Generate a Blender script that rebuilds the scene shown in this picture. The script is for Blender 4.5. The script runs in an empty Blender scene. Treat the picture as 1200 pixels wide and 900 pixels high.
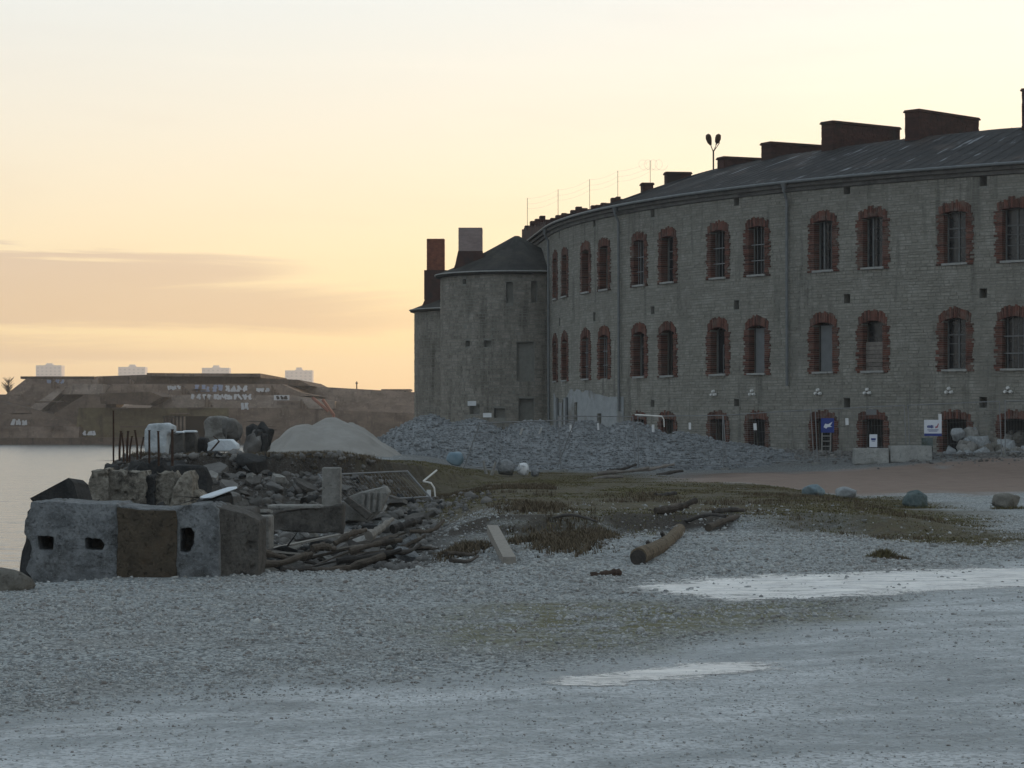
import bpy, bmesh, math, random
import numpy as np
from mathutils import Vector, Matrix, Euler
R_ = math.radians
scene = bpy.context.scene
C = scene.collection

# ---------------------------------------------------------------- camera
EYE, FPX, HZ = 1.9, 2700.0, 492.0          # eye height, focal length and horizon row for a 1200x900 frame
cam_data = bpy.data.cameras.new('camera')
cam = bpy.data.objects.new('camera', cam_data); C.objects.link(cam)
cam.location = (0, 0, EYE); cam.rotation_euler = (R_(90), 0, 0)
cam_data.sensor_width = 36.0; cam_data.lens = 36.0 * FPX / 1200.0
cam_data.shift_y = (HZ - 450.0) / 1200.0
cam_data.clip_start = 0.1; cam_data.clip_end = 9000
scene.camera = cam
scene.view_settings.view_transform = 'Standard'
scene.view_settings.look = 'None'
scene.view_settings.gamma = 1.0
scene.view_settings.exposure = 0.14
scene.view_settings.use_curve_mapping = False
scene.render.engine = 'CYCLES'
scene.cycles.use_denoising = True
scene.cycles.max_bounces = 6
scene.cycles.diffuse_bounces = 3
scene.cycles.glossy_bounces = 2
scene.cycles.transmission_bounces = 2
scene.cycles.volume_bounces = 1
scene.cycles.transparent_max_bounces = 6
scene.cycles.caustics_reflective = False
scene.cycles.caustics_refractive = False

# ---------------------------------------------------------------- sky and sun
SUN_AZ, SUN_EL = R_(34), R_(5.0)            # to the right of the view axis, behind the building
SUN = Vector((math.sin(SUN_AZ) * math.cos(SUN_EL), math.cos(SUN_AZ) * math.cos(SUN_EL), math.sin(SUN_EL)))

class NT:
    """tiny node-graph helper"""
    def __init__(s, tree): s.t = tree; s.n = tree.nodes; s.l = tree.links
    def node(s, typ, **kw):
        n = s.n.new(typ)
        for k, v in kw.items(): setattr(n, k, v)
        return n
    def put(s, sock, v):
        if hasattr(v, 'links') or isinstance(v, bpy.types.NodeSocket): s.l.new(v, sock)
        else: sock.default_value = v
    def math(s, op, a, b=None, c=None, clamp=False):
        n = s.node('ShaderNodeMath', operation=op, use_clamp=clamp)
        s.put(n.inputs[0], a)
        if b is not None: s.put(n.inputs[1], b)
        if c is not None: s.put(n.inputs[2], c)
        return n.outputs[0]
    def sstep(s, x, a, b):
        n = s.node('ShaderNodeMapRange', interpolation_type='SMOOTHSTEP')
        s.put(n.inputs[0], x); n.inputs[1].default_value = a; n.inputs[2].default_value = b
        return n.outputs[0]
    def rng(s, x, a, b, c, d):
        n = s.node('ShaderNodeMapRange')
        s.put(n.inputs[0], x)
        for i, v in enumerate((a, b, c, d)): n.inputs[i + 1].default_value = v
        return n.outputs[0]
    def mix(s, f, a, b, blend='MIX'):
        n = s.node('ShaderNodeMix', data_type='RGBA', blend_type=blend)
        s.put(n.inputs[0], f)
        for i, v in ((6, a), (7, b)):
            if isinstance(v, (tuple, list)) and len(v) == 3: v = (*v, 1)
            s.put(n.inputs[i], v)
        return n.outputs[2]
    def ramp(s, x, stops, interp='LINEAR'):
        n = s.node('ShaderNodeValToRGB'); r = n.color_ramp; r.interpolation = interp
        while len(r.elements) < len(stops): r.elements.new(0.5)
        for e, (p, c) in zip(r.elements, stops): e.position = p; e.color = (*c, 1)
        s.put(n.inputs[0], x)
        return n.outputs[0]
    def noise(s, vec, scale, detail=4, rough=0.55, out=0, dist=0.0):
        n = s.node('ShaderNodeTexNoise')
        if vec is not None: s.l.new(vec, n.inputs['Vector'])
        n.inputs['Scale'].default_value = scale; n.inputs['Detail'].default_value = detail
        n.inputs['Roughness'].default_value = rough; n.inputs['Distortion'].default_value = dist
        return n.outputs[out]
    def vor(s, vec, scale, feature='F1', out=0, rand=1.0):
        n = s.node('ShaderNodeTexVoronoi', feature=feature)
        if vec is not None: s.l.new(vec, n.inputs['Vector'])
        n.inputs['Scale'].default_value = scale; n.inputs['Randomness'].default_value = rand
        return n.outputs[out]
    def comb(s, x, y, z):
        n = s.node('ShaderNodeCombineXYZ')
        for i, v in enumerate((x, y, z)): s.put(n.inputs[i], v)
        return n.outputs[0]
    def sep(s, v):
        n = s.node('ShaderNodeSeparateXYZ'); s.l.new(v, n.inputs[0]); return n.outputs
    def vscale(s, v, sc):
        n = s.node('ShaderNodeVectorMath', operation='MULTIPLY'); s.l.new(v, n.inputs[0]); n.inputs[1].default_value = sc
        return n.outputs[0]

world = bpy.data.worlds.new('World'); scene.world = world; world.use_nodes = True
wt = NT(world.node_tree); wt.n.clear()
sky = wt.node('ShaderNodeTexSky', sky_type='NISHITA', sun_disc=False, sun_elevation=SUN_EL, sun_rotation=SUN_AZ,
              altitude=0.0, air_density=1.0, dust_density=.7, ozone_density=1.0)
bg1 = wt.node('ShaderNodeBackground'); wt.l.new(sky.outputs[0], bg1.inputs[0]); bg1.inputs[1].default_value = 0.05
gen = wt.node('ShaderNodeTexCoord').outputs['Generated']
dx, dy, dz = wt.sep(gen)
az = wt.math('ARCTAN2', dx, dy)
toward = wt.math('MULTIPLY_ADD', wt.math('COSINE', wt.math('SUBTRACT', az, SUN_AZ)), 0.5, 0.5)     # 1 under the sunset, 0 opposite
up = wt.math('MAXIMUM', dz, 0.0)
glow = wt.ramp(up, [(0.0, (.80, .50, .22)), (.035, (.85, .59, .29)), (.075, (.84, .63, .40)), (.125, (.79, .675, .545)), (.19, (.72, .715, .695)),
                    (.32, (.64, .69, .71)), (.6, (.44, .52, .58)), (1.0, (.38, .46, .53))])
dusk = wt.ramp(up, [(0.0, (.36, .39, .46)), (.12, (.44, .47, .53)), (.35, (.43, .50, .57)), (1.0, (.38, .46, .53))])
veil = wt.mix(wt.sstep(toward, 0.25, 0.98), dusk, glow)
# thin cloud streaks, all round the sky: long along the horizon
cv = wt.comb(wt.math('MULTIPLY', az, 2.2), wt.math('MULTIPLY', dz, 17.0), 3.1)
n1 = wt.noise(cv, 2.2, 6, 0.55, dist=0.4)
n2 = wt.noise(wt.comb(wt.math('MULTIPLY', az, 3.0), wt.math('MULTIPLY', dz, 40.0), 9.7), 1.6, 6, 0.6, dist=0.6)
streak = wt.math('MULTIPLY', wt.sstep(n1, 0.48, 0.74), wt.sstep(up, 0.5, 0.05))
# the mauve bank of stratus low over the sea
wob = wt.math('MULTIPLY', wt.math('SUBTRACT', n2, 0.5), 0.030)
zz = wt.math('ADD', dz, wob)
def lens(azc, azw, zc, zw, soft):
    a = wt.math('DIVIDE', wt.math('SUBTRACT', az, azc), azw)
    b = wt.math('DIVIDE', wt.math('SUBTRACT', zz, zc), zw)
    d = wt.math('SQRT', wt.math('ADD', wt.math('MULTIPLY', a, a), wt.math('MULTIPLY', b, b)))
    return wt.sstep(d, 1.0, soft)
bank = wt.math('MAXIMUM', lens(-.24, .165, .0610, .0120, .72), lens(-.22, .235, .0475, .0115, .5))
bank = wt.math('MAXIMUM', bank, wt.math('MULTIPLY', lens(-.26, .20, .0285, .0075, .3), 0.75))
veil = wt.mix(wt.math('MULTIPLY', streak, 0.30), veil, wt.mix(1.0, veil, (.88, .83, .84), 'MULTIPLY'))
veil = wt.mix(bank, veil, wt.mix(1.0, veil, (.70, .63, .76), 'MULTIPLY'))
bright = wt.math('MULTIPLY', wt.sstep(n2, 0.5, 0.8), 0.10)
veil = wt.mix(bright, veil, wt.mix(1.0, veil, (1.3, 1.25, 1.2), 'MULTIPLY'))
bg2 = wt.node('ShaderNodeBackground'); wt.l.new(veil, bg2.inputs[0]); bg2.inputs[1].default_value = 0.96
add = wt.node('ShaderNodeAddShader'); wt.l.new(bg1.outputs[0], add.inputs[0]); wt.l.new(bg2.outputs[0], add.inputs[1])
wt.l.new(add.outputs[0], wt.node('ShaderNodeOutputWorld').inputs[0])

sun_d = bpy.data.lights.new('sun', 'SUN'); sun_d.energy = 2.0; sun_d.angle = R_(0.6); sun_d.color = (1.0, .72, .42)
sun = bpy.data.objects.new('sun', sun_d); C.objects.link(sun)
sun.rotation_euler = SUN.to_track_quat('Z', 'Y').to_euler(); sun.location = (30, 60, 40)

# ---------------------------------------------------------------- helpers
def tag(o, label=None, cat=None, group=None, kind=None):
    if label: o['label'] = label
    if cat: o['category'] = cat
    if group: o['group'] = group
    if kind: o['kind'] = kind
    elif cat: o['kind'] = 'thing'
    return o
def link_mesh(name, me, mat, parent=None, smooth=False):
    o = bpy.data.objects.new(name, me); C.objects.link(o)
    if mat is not None and not me.materials: me.materials.append(mat)
    if parent is not None: o.parent = parent
    if smooth: me.polygons.foreach_set('use_smooth', [True] * len(me.polygons))
    return o
def empty(name, loc=(0, 0, 0), rz=0.0):
    o = bpy.data.objects.new(name, None); C.objects.link(o); o.location = loc; o.rotation_euler = (0, 0, rz)
    o.empty_display_size = 0.3
    return o
class MB:
    """collects polygons; build() links them as one mesh, with a per-vertex 'tint'"""
    def __init__(s): s.v = []; s.f = []; s.t = []
    def add(s, vs, fs, tint=0.5):
        b = len(s.v); s.v += [tuple(p) for p in vs]; s.t += [tint] * len(vs)
        s.f += [tuple(i + b for i in f) for f in fs]
    def quad(s, a, b, c, d, tint=0.5): s.add([a, b, c, d], [(0, 1, 2, 3)], tint)
    def box(s, x0, x1, y0, y1, z0, z1, tint=0.5, M=None):
        vs = [Vector((x, y, z)) for z in (z0, z1) for y in (y0, y1) for x in (x0, x1)]
        if M is not None: vs = [M @ v for v in vs]
        s.add(vs, [(0, 2, 3, 1), (4, 5, 7, 6), (0, 1, 5, 4), (2, 6, 7, 3), (0, 4, 6, 2), (1, 3, 7, 5)], tint)
    def tube(s, pts, rad, n=6, tint=0.5, caps=True):
        pts = [Vector(p) for p in pts]; rad = rad if isinstance(rad, (list, tuple)) else [rad] * len(pts)
        b = len(s.v); up = Vector((0, 0, 1))
        for i, p in enumerate(pts):
            d = (pts[min(i + 1, len(pts) - 1)] - pts[max(i - 1, 0)]).normalized()
            a = d.cross(up if abs(d.z) < 0.95 else Vector((1, 0, 0))).normalized(); c = d.cross(a)
            for k in range(n):
                an = 2 * math.pi * k / n
                s.v.append(tuple(p + (a * math.cos(an) + c * math.sin(an)) * rad[i])); s.t.append(tint)
        for i in range(len(pts) - 1):
            for k in range(n):
                k2 = (k + 1) % n
                s.f.append((b + i * n + k, b + i * n + k2, b + (i + 1) * n + k2, b + (i + 1) * n + k))
        if caps:
            s.f.append(tuple(b + k for k in range(n))[::-1]); s.f.append(tuple(b + (len(pts) - 1) * n + k for k in range(n)))
    def prism(s, poly, fn0, fn1, tint=0.5):
        """polygon given in 2-D, placed by two functions (front and back)"""
        n = len(poly); vs = [fn0(*p) for p in poly] + [fn1(*p) for p in poly]
        s.add(vs, [tuple(range(n)), tuple(range(2 * n - 1, n - 1, -1))] + [(i, i + n, (i + 1) % n + n, (i + 1) % n) for i in range(n)], tint)
    def mesh(s, name='mesh'):
        me = bpy.data.meshes.new(name); me.from_pydata(s.v, [], s.f)
        at = me.attributes.new('tint', 'FLOAT', 'POINT'); at.data.foreach_set('value', s.t)
        bm = bmesh.new(); bm.from_mesh(me); bmesh.ops.recalc_face_normals(bm, faces=bm.faces); bm.to_mesh(me); bm.free()
        me.update(); return me
    def build(s, name, mat, parent=None, smooth=False): return link_mesh(name, s.mesh(name), mat, parent, smooth)

def hash2(ix, iy, seed):
    h = (ix * 374761393 + iy * 668265263 + seed * 974634721) & 0xffffffff
    h = ((h ^ (h >> 13)) * 1274126177) & 0xffffffff
    return ((h ^ (h >> 16)) & 0xffff) / 65535.0
def vnoise(x, y, seed=0):
    x = np.asarray(x, float); y = np.asarray(y, float)
    ix = np.floor(x).astype(np.int64); iy = np.floor(y).astype(np.int64); fx = x - ix; fy = y - iy
    fx = fx * fx * (3 - 2 * fx); fy = fy * fy * (3 - 2 * fy)
    a = hash2(ix, iy, seed); b = hash2(ix + 1, iy, seed); c = hash2(ix, iy + 1, seed); d = hash2(ix + 1, iy + 1, seed)
    return (a * (1 - fx) + b * fx) * (1 - fy) + (c * (1 - fx) + d * fx) * fy
def fbm(x, y, seed=0, oct=4):
    r = 0; a = .5; t = 0
    for i in range(oct):
        r = r + a * vnoise(np.asarray(x) * 2 ** i, np.asarray(y) * 2 ** i, seed + i * 17); t += a; a *= .5
    return r / t
def sm(x, a, b):
    t = np.clip((np.asarray(x, float) - a) / (b - a), 0, 1); return t * t * (3 - 2 * t)

# ---------------------------------------------------------------- materials
def material(name, rough=0.85, spec=0.3, metal=0.0):
    m = bpy.data.materials.new(name); m.use_nodes = True
    t = NT(m.node_tree); b = t.n['Principled BSDF']
    b.inputs['Roughness'].default_value = rough; b.inputs['Specular IOR Level'].default_value = spec; b.inputs['Metallic'].default_value = metal
    pos = t.node('ShaderNodeNewGeometry').outputs['Position']
    return m, t, b, pos
def tint_of(t): return t.node('ShaderNodeAttribute', attribute_name='tint').outputs['Fac']
def bump(t, b, h, dist, strength=1.0):
    n = t.node('ShaderNodeBump'); n.inputs['Distance'].default_value = dist; n.inputs['Strength'].default_value = strength
    t.l.new(h, n.inputs['Height']); t.l.new(n.outputs[0], b.inputs['Normal'])
def simple(name, lo, hi, scale=3.0, rough=0.85, bdist=0.02, tinted=True, spec=0.3, metal=0.0, third=None, coords='pos'):
    m, t, b, pos = material(name, rough, spec, metal)
    if coords == 'obj': pos = t.node('ShaderNodeTexCoord').outputs['Object']
    n = t.noise(pos, scale, 6, 0.65); f = t.sstep(n, 0.3, 0.7)
    if tinted: f = t.math('ADD', t.math('MULTIPLY', f, 0.5), t.math('MULTIPLY', tint_of(t), 0.5), clamp=True)
    c = t.mix(f, lo, hi)
    if third is not None:
        c = t.mix(t.sstep(t.noise(pos, scale * .35, 5, 0.6), 0.5, 0.68), c, third)
    t.l.new(c, b.inputs['Base Color'])
    if bdist: bump(t, b, t.noise(pos, scale * 4, 6, 0.7), bdist)
    return m

def limestone(name, lo, hi, stain, pale):
    m, t, b, pos = material(name, 0.92, 0.15)
    f = t.math('ADD', t.math('MULTIPLY', t.noise(pos, 7, 6, .75), .85), t.math('MULTIPLY', tint_of(t), .22))
    c = t.mix(t.sstep(f, .25, .8), lo, hi)
    c = t.mix(t.math('MULTIPLY', t.sstep(t.noise(pos, 1.1, 8, .75), .50, .66), .75), c, pale)                 # lime wash and mortar smears
    c = t.mix(t.math('MULTIPLY', t.sstep(t.noise(t.vscale(pos, (1, 1, .5)), .5, 8, .7), .50, .70), .8), c, stain)   # damp and lichen
    run = t.noise(t.vscale(pos, (2.2, 2.2, .22)), 1.0, 6, .65)
    c = t.mix(t.math('MULTIPLY', t.sstep(run, .52, .68), .75), c, tuple(q * .58 for q in stain))                # rain runs
    c = t.mix(t.math('MULTIPLY', t.sstep(t.noise(pos, 15, 4, .8), .62, .70), .6), c, tuple(q * .5 for q in lo))      # open joints, holes
    t.l.new(c, b.inputs['Base Color'])
    bump(t, b, t.noise(pos, 20, 6, .75), .05)
    return m
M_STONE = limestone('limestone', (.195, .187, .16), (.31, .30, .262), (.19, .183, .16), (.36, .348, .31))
M_TOWER = limestone('limestone_tower', (.15, .136, .115), (.30, .275, .235), (.135, .122, .10), (.36, .335, .29))
M_MORTAR = simple('mortar', (.15, .148, .132), (.24, .236, .21), 5, .95, .02)
def brick_mat():
    m, t, b, pos = material('old_red_brick', .92, .15)
    rnd_ = t.node('ShaderNodeObjectInfo').outputs['Random']
    f = t.math('ADD', t.math('MULTIPLY', t.noise(pos, 8, 6, .75), .6), t.math('MULTIPLY', tint_of(t), .5))
    c = t.mix(t.sstep(f, .25, .85), (.06, .03, .024), (.165, .07, .052))
    c = t.mix(t.math('MULTIPLY', t.sstep(t.noise(pos, 2.2, 7, .75), .45, .65), t.math('MULTIPLY_ADD', rnd_, .6, .25)), c, (.15, .125, .105))
    c = t.mix(t.math('MULTIPLY', t.sstep(t.noise(pos, 3.4, 6, .7), .52, .7), .7), c, (.045, .032, .028))
    t.l.new(c, b.inputs['Base Color']); bump(t, b, t.noise(pos, 26, 5, .75), .03); return m
M_BRICK = brick_mat()
M_CHIM = simple('chimney_brick', (.032, .018, .015), (.075, .034, .027), 3, .9, .03, third=(.032, .024, .022))
M_CHIMGREY = simple('chimney_render', (.22, .17, .16), (.33, .26, .24), 2, .9, .02)
M_DARKWOOD = simple('dark_window_wood', (.02, .018, .016), (.06, .052, .045), 8, .8, .01)
M_PALEWOOD = simple('grey_window_paint', (.07, .073, .073), (.18, .184, .18), 8, .75, .005)
M_PLANK = simple('weathered_plank', (.10, .09, .08), (.24, .215, .19), 6, .9, .01)
M_BOARD = simple('grey_board', (.10, .107, .11), (.165, .172, .175), 3, .8, .004)
M_SILL = simple('stone_sill', (.22, .22, .21), (.34, .34, .32), 8, .85, .006)
M_ZINC = simple('zinc_pipe', (.09, .10, .103), (.17, .18, .182), 3, .6, .002, spec=.4, metal=.2)
M_PLASTER = simple('pale_plaster', (.20, .215, .22), (.34, .355, .36), 2.2, .9, .02, third=(.17, .165, .15))
M_STEEL = simple('galvanised_steel', (.14, .145, .148), (.24, .245, .248), 6, .6, 0, spec=.4, metal=.3)
M_RUST = simple('rusted_steel', (.022, .014, .010), (.07, .036, .022), 9, .9, .004)
M_BLACK = simple('black_gap', (.010, .010, .010), (.02, .02, .02), 3, .95, 0)
m, t, b, pos = material('window_glass', 0.08, 0.5)
t.l.new(t.mix(t.noise(pos, 3, 3), (.006, .007, .008), (.022, .024, .026)), b.inputs['Base Color'])
t.l.new(t.rng(t.noise(pos, 2, 4), 0, 1, .08, .35), b.inputs['Roughness'])
M_GLASS = m

def roof_mat():
    m, t, b, pos = material('roof_sheet', 0.8, 0.12)
    uv = t.node('ShaderNodeUVMap').outputs[0]
    u, v, _ = t.sep(uv)
    n = t.noise(t.comb(t.math('MULTIPLY', u, 1.0), t.math('MULTIPLY', v, .16), 0.0), 2.2, 6, .65, dist=.3)
    c = t.mix(t.noise(pos, 1.4, 6, .7), (.016, .016, .017), (.036, .036, .037))
    c = t.mix(t.sstep(t.noise(pos, .5, 4), .5, .7), c, (.06, .05, .045))
    frost = t.math('MULTIPLY', t.sstep(n, .56, .63), t.sstep(t.noise(pos, .35, 3), .42, .52))
    c = t.mix(t.math('MULTIPLY', frost, .8), c, (.25, .26, .275))
    t.l.new(c, b.inputs['Base Color'])
    t.l.new(t.rng(t.noise(pos, 3, 4), 0, 1, .6, .9), b.inputs['Roughness'])
    bump(t, b, t.noise(pos, 9, 5, .7), .02)
    return m
M_ROOF = roof_mat()
M_ROOFDARK = simple('tower_roofing', (.022, .022, .021), (.055, .053, .048), 2.5, .9, .02, third=(.065, .060, .048), spec=.12)

# ---------------------------------------------------------------- where things are: the plan of the place
AX, AY, AR, AT0 = 42.843, 121.876, 41.066, -2.183        # centre, radius and start angle of the curved wall
S_BEND = 35.5
def wall_frame(s):
    """point on the wall line, outward normal and direction of growing s"""
    q = min(s, S_BEND); th = AT0 - q / AR
    n = Vector((math.cos(th), math.sin(th), 0)); d = Vector((math.sin(th), -math.cos(th), 0))
    p = Vector((AX, AY, 0)) + n * AR
    if s > S_BEND: p = p + d * (s - S_BEND)
    return p, n, d
def WP(s, z, off=0.0):
    p, n, d = wall_frame(s); p = p + n * off; p.z = z
    return p
def spot(px, py, z=0.0):
    """where a row of the survey photograph meets height z"""
    Y = (EYE - z) * FPX / (py - HZ); return Vector(((px - 600) / FPX * Y, Y, z))
def at(px, py, Y): return Vector(((px - 600) / FPX * Y, Y, EYE - (py - HZ) / FPX * Y))

COAST = np.array([(-400, 21), (-60, 23), (-20, 26.3), (-8, 27.6), (-5.8, 27.9), (-4.9, 29.0), (-4.6, 32), (-5.2, 36), (-6.3, 40), (-7.6, 44), (-9.0, 50),
                  (-10.2, 56), (-11, 62), (-9.5, 72), (-9, 84), (-11, 100), (-14, 130), (-18, 170), (-10, 215), (60, 235), (400, 235), (400, -120), (-400, -120)])
def coast_sd(x, y):
    x = np.asarray(x, float); y = np.asarray(y, float); P = COAST; n = len(P)
    best = np.full(x.shape, 1e9); inside = np.zeros(x.shape, bool)
    for i in range(n):
        a = P[i]; b_ = P[(i + 1) % n]; e = b_ - a
        t_ = np.clip(((x - a[0]) * e[0] + (y - a[1]) * e[1]) / (e @ e), 0, 1)
        best = np.minimum(best, np.hypot(x - a[0] - e[0] * t_, y - a[1] - e[1] * t_))
        c = ((a[1] > y) != (b_[1] > y)); xi = a[0] + (y - a[1]) / (e[1] if e[1] != 0 else 1e-9) * e[0]
        inside ^= c & (x < xi)
    return np.where(inside, best, -best)
ROADLINE = np.array([(-60, 10.5), (-20, 13), (-3.3, 15.0), (0, 17.2), (3.3, 22.5), (7, 31), (11, 42), (14.5, 56), (17, 64), (60, 66)])
def road_side(x, y):          # >0 on the packed, driven-over side
    return np.interp(x, ROADLINE[:, 0], ROADLINE[:, 1]) - y
def poly_mask(x, y, poly, soft):
    P = np.array(poly); n = len(P); best = np.full(np.shape(x), 1e9); ins = np.zeros(np.shape(x), bool)
    for i in range(n):
        a = P[i]; b_ = P[(i + 1) % n]; e = b_ - a
        t_ = np.clip(((x - a[0]) * e[0] + (y - a[1]) * e[1]) / (e @ e), 0, 1)
        best = np.minimum(best, np.hypot(x - a[0] - e[0] * t_, y - a[1] - e[1] * t_))
        c = ((a[1] > y) != (b_[1] > y)); ins ^= c & (x < a[0] + (y - a[1]) / (e[1] if e[1] else 1e-9) * e[0])
    return sm(np.where(ins, best, -best), -soft, soft)
def gpoly(pts): return [tuple(spot(*p)[:2]) for p in pts]
GRASS = [(-6.0, 56.5), (-4.0, 55), (-3.2, 58.5), (-2.4, 62), (-2.6, 50), (-2.4, 47), (-1.3, 44.8), (-.3, 42.8), (.0, 38.5), (.1, 35), (.5, 33.4), (1.1, 35.5), (1.6, 38), (2.6, 39.5), (4.0, 40.6), (5.0, 38.4), (5.8, 36.0), (7.0, 34.2), (8.0, 36),
         (8.8, 42), (9.4, 50), (9.6, 55.5), (7.4, 58), (5.6, 61), (4.8, 68), (4.6, 78), (2, 84), (-1, 84), (-4, 72)]
SOIL = [(-4, 74), (0, 70), (4, 72), (7.5, 78), (12, 84.5), (22, 85.5), (30, 84), (30, 92), (14, 94), (6, 93), (0, 94), (-5, 92)]
MOSS = gpoly([(520, 745), (600, 712), (760, 706), (960, 700), (985, 716), (860, 740), (760, 752), (640, 762), (560, 762)])
DIRT = [(4.2, 68), (6.5, 61), (9.5, 58.5), (12, 58), (16, 63), (30, 67), (30, 85), (14, 85), (6, 80)]
POND = [(1.25, 26.2), (2.0, 27.6), (4.2, 28.6), (6.5, 29.7), (9.5, 31.3), (13, 31), (12, 27.5), (8, 26.2), (5.0, 25.6), (3.6, 24.7), (2.4, 24.3), (1.7, 25.0)]
POND2 = [(.15, 16.55), (.7, 17.3), (1.2, 17.85), (2.0, 18.2), (1.95, 17.5), (1.25, 16.8), (.7, 16.35)]
def heap(x, y, cx, cy, rx, ry, h):
    d = np.hypot((x - cx) / rx, (y - cy) / ry)
    return h * np.clip(1 - d, 0, None) ** 0.85
def lip_y(x):                 # lip of the raised shore bank
    x = np.asarray(x, float)
    return np.interp(x, [-9, -8, -3.9, -3.2, -2.3, -1, .4], [52.5, 52.5, 53.6, 57, 62, 70, 78]) + (fbm(x * 1.1, x * 0, 23) - .5) * 1.6
def ledge_y(x):               # low worn edge where the turf ends above the gravel
    x = np.asarray(x, float)
    return 39.6 + (fbm(x * .55, x * 0, 5) - .5) * 5
def ground_z(x, y):
    x = np.asarray(x, float); y = np.asarray(y, float)
    z = (fbm(x * .25, y * .25, 3) - .5) * .16 + (fbm(x * 1.3, y * 1.3, 8) - .5) * .05
    near = sm(y, 45, 25); z = z * (1 - .55 * near)
    wd = np.hypot(x - AX, y - AY) - AR
    z = z + .55 * sm(wd, 8.5, 1.5) * sm(x, -8, 2)
    yf = lip_y(x)
    top = np.interp(x, [-4, -2.6, -1.5, -.4], [1.03, .74, .26, 0]) * (1 - .5 * sm(y, yf + 1, yf + 20)) * sm(y, 112, 90)
    z = z + top * (.62 * sm(y, yf - 6, yf - .4) + .38 * sm(y, yf - .32, yf)) * (1 + (fbm(x * .7, y * .7, 21) - .5) * .25)
    z = z - .42 * sm(x, -0.2, -2.8) * sm(y, 28.6, 32) * sm(y, 48, 43)                   # hollow in front of it
    le = ledge_y(x); z = z + .26 * sm(y, le - 1.6, le) * sm(x, -1.8, -.2) * sm(y, 75, 55) * sm(x, 8.5, 6)
    z = z + .10 * np.exp(-(((x - 3.2) / 2.6) ** 2 + ((y - 35) / 2.6) ** 2))
    # rutted, packed ground
    rs = road_side(x, y); rd = sm(rs, -.6, .8)
    z = z + rd * (vnoise(x * .35 + y * .1, (y - .42 * x) * 2.1, 31) - .5) * .005
    z = z + ((fbm(x * 1.1, y * 2.6, 44) - .5) * .03) * sm(y, 12, 16) * sm(y, 34, 30)
    z = z - .012 * poly_mask(x, y, POND, .8)
    sd = coast_sd(x, y) + (fbm(x * .8, y * .8, 40) - .5) * .7
    return z - 3.4 * sm(sd, 1.1, -2.2) - 4.0 * sm(sd, -1.0, -30)
def gz(x, y): return float(ground_z(np.array([x]), np.array([y]))[0])

# ---------------------------------------------------------------- ground, water
def axis(*segs):
    out = []
    for a, b_, st in segs: out += list(np.arange(a, b_, st))
    return np.array(out + [segs[-1][1]])
gx = axis((-400, -60, 20), (-60, -16, 2), (-16, 20, .16), (20, 45, .8), (45, 400, 20))
gy = axis((-120, 5, 6), (5, 45, .16), (45, 90, .25), (90, 135, .9), (135, 240, 6))
GX, GY = np.meshgrid(gx, gy); GZ = ground_z(GX, GY)
nx, ny = len(gx), len(gy)
gv = np.stack([GX, GY, GZ], -1).reshape(-1, 3)
ii, jj = np.meshgrid(np.arange(nx - 1), np.arange(ny - 1)); k0 = (jj * nx + ii).ravel()
gf = np.stack([k0, k0 + 1, k0 + nx + 1, k0 + nx], -1)
def np_mesh(name, v, f):
    me = bpy.data.meshes.new(name); k = f.shape[1]
    me.vertices.add(len(v)); me.vertices.foreach_set('co', np.ascontiguousarray(v, np.float32).ravel())
    me.loops.add(f.size); me.loops.foreach_set('vertex_index', f.ravel().astype(np.int32))
    me.polygons.add(len(f)); me.polygons.foreach_set('loop_start', (np.arange(len(f)) * k).astype(np.int32))
    me.polygons.foreach_set('loop_total', np.full(len(f), k, np.int32))
    me.update(calc_edges=True); me.validate(); return me
def fattr(me, name, val):
    a = me.attributes.new(name, 'FLOAT', 'POINT'); a.data.foreach_set('value', np.ascontiguousarray(val, np.float32).ravel())
g_me = np_mesh('ground', gv, gf)
fx, fy = GX.ravel(), GY.ravel()
wobx = (fbm(fx * .9, fy * .9, 60) - .5) * 2.2; woby = (fbm(fx * .9, fy * .9, 70) - .5) * 3.0
m_grass = poly_mask(fx + wobx, fy + woby, GRASS, 1.0)
m_moss = poly_mask(fx + wobx * .7, fy + woby * .7, MOSS, .9) * sm(fbm(fx * 2.2, fy * 2.2, 12), .2, .45)
m_dirt = poly_mask(fx + wobx, fy + woby * 2, DIRT, 1.6)
m_road = sm(road_side(fx, fy) + (fbm(fx * .6, fy * .6, 90) - .5) * 3, -.9, 1.0)
m_bank = sm(fy, 45.5, 48) * sm(fx, -.2, -1.6) * sm(fy, 76, 66)
m_bank = np.maximum(m_bank, sm(fx, .3, -1.6) * sm(fy, 29.5, 31.5) * sm(fy, 47, 44) * .9)
ly = lip_y(fx); m_bank = np.maximum(m_bank, sm(fy, ly - 4.5, ly - 1.5) * sm(fy, ly + .5, ly - .1) * sm(fx, 1.2, -.4))  # dark band below the lip: undercut shade painted in with the soil colour
le_ = ledge_y(fx); m_soil2 = sm(fy, le_ - 2.2, le_ - 1.0) * sm(fy, le_ + 2.0, le_ + .2) * sm(fx, -2.4, -1) * sm(fx, 6.5, 4.6) * sm(fbm(fx * .9, fy * .9, 61), .3, .5)
m_grass = m_grass * (1 - .8 * m_soil2); m_bank = np.maximum(m_bank, m_soil2)
m_bank = np.maximum(m_bank, poly_mask(fx + wobx, fy + woby, SOIL, 1.2) * .55)
for nm_, v_ in (('grass', m_grass), ('moss', m_moss), ('dirt', m_dirt), ('road', m_road), ('bank', m_bank)): fattr(g_me, nm_, v_)

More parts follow.
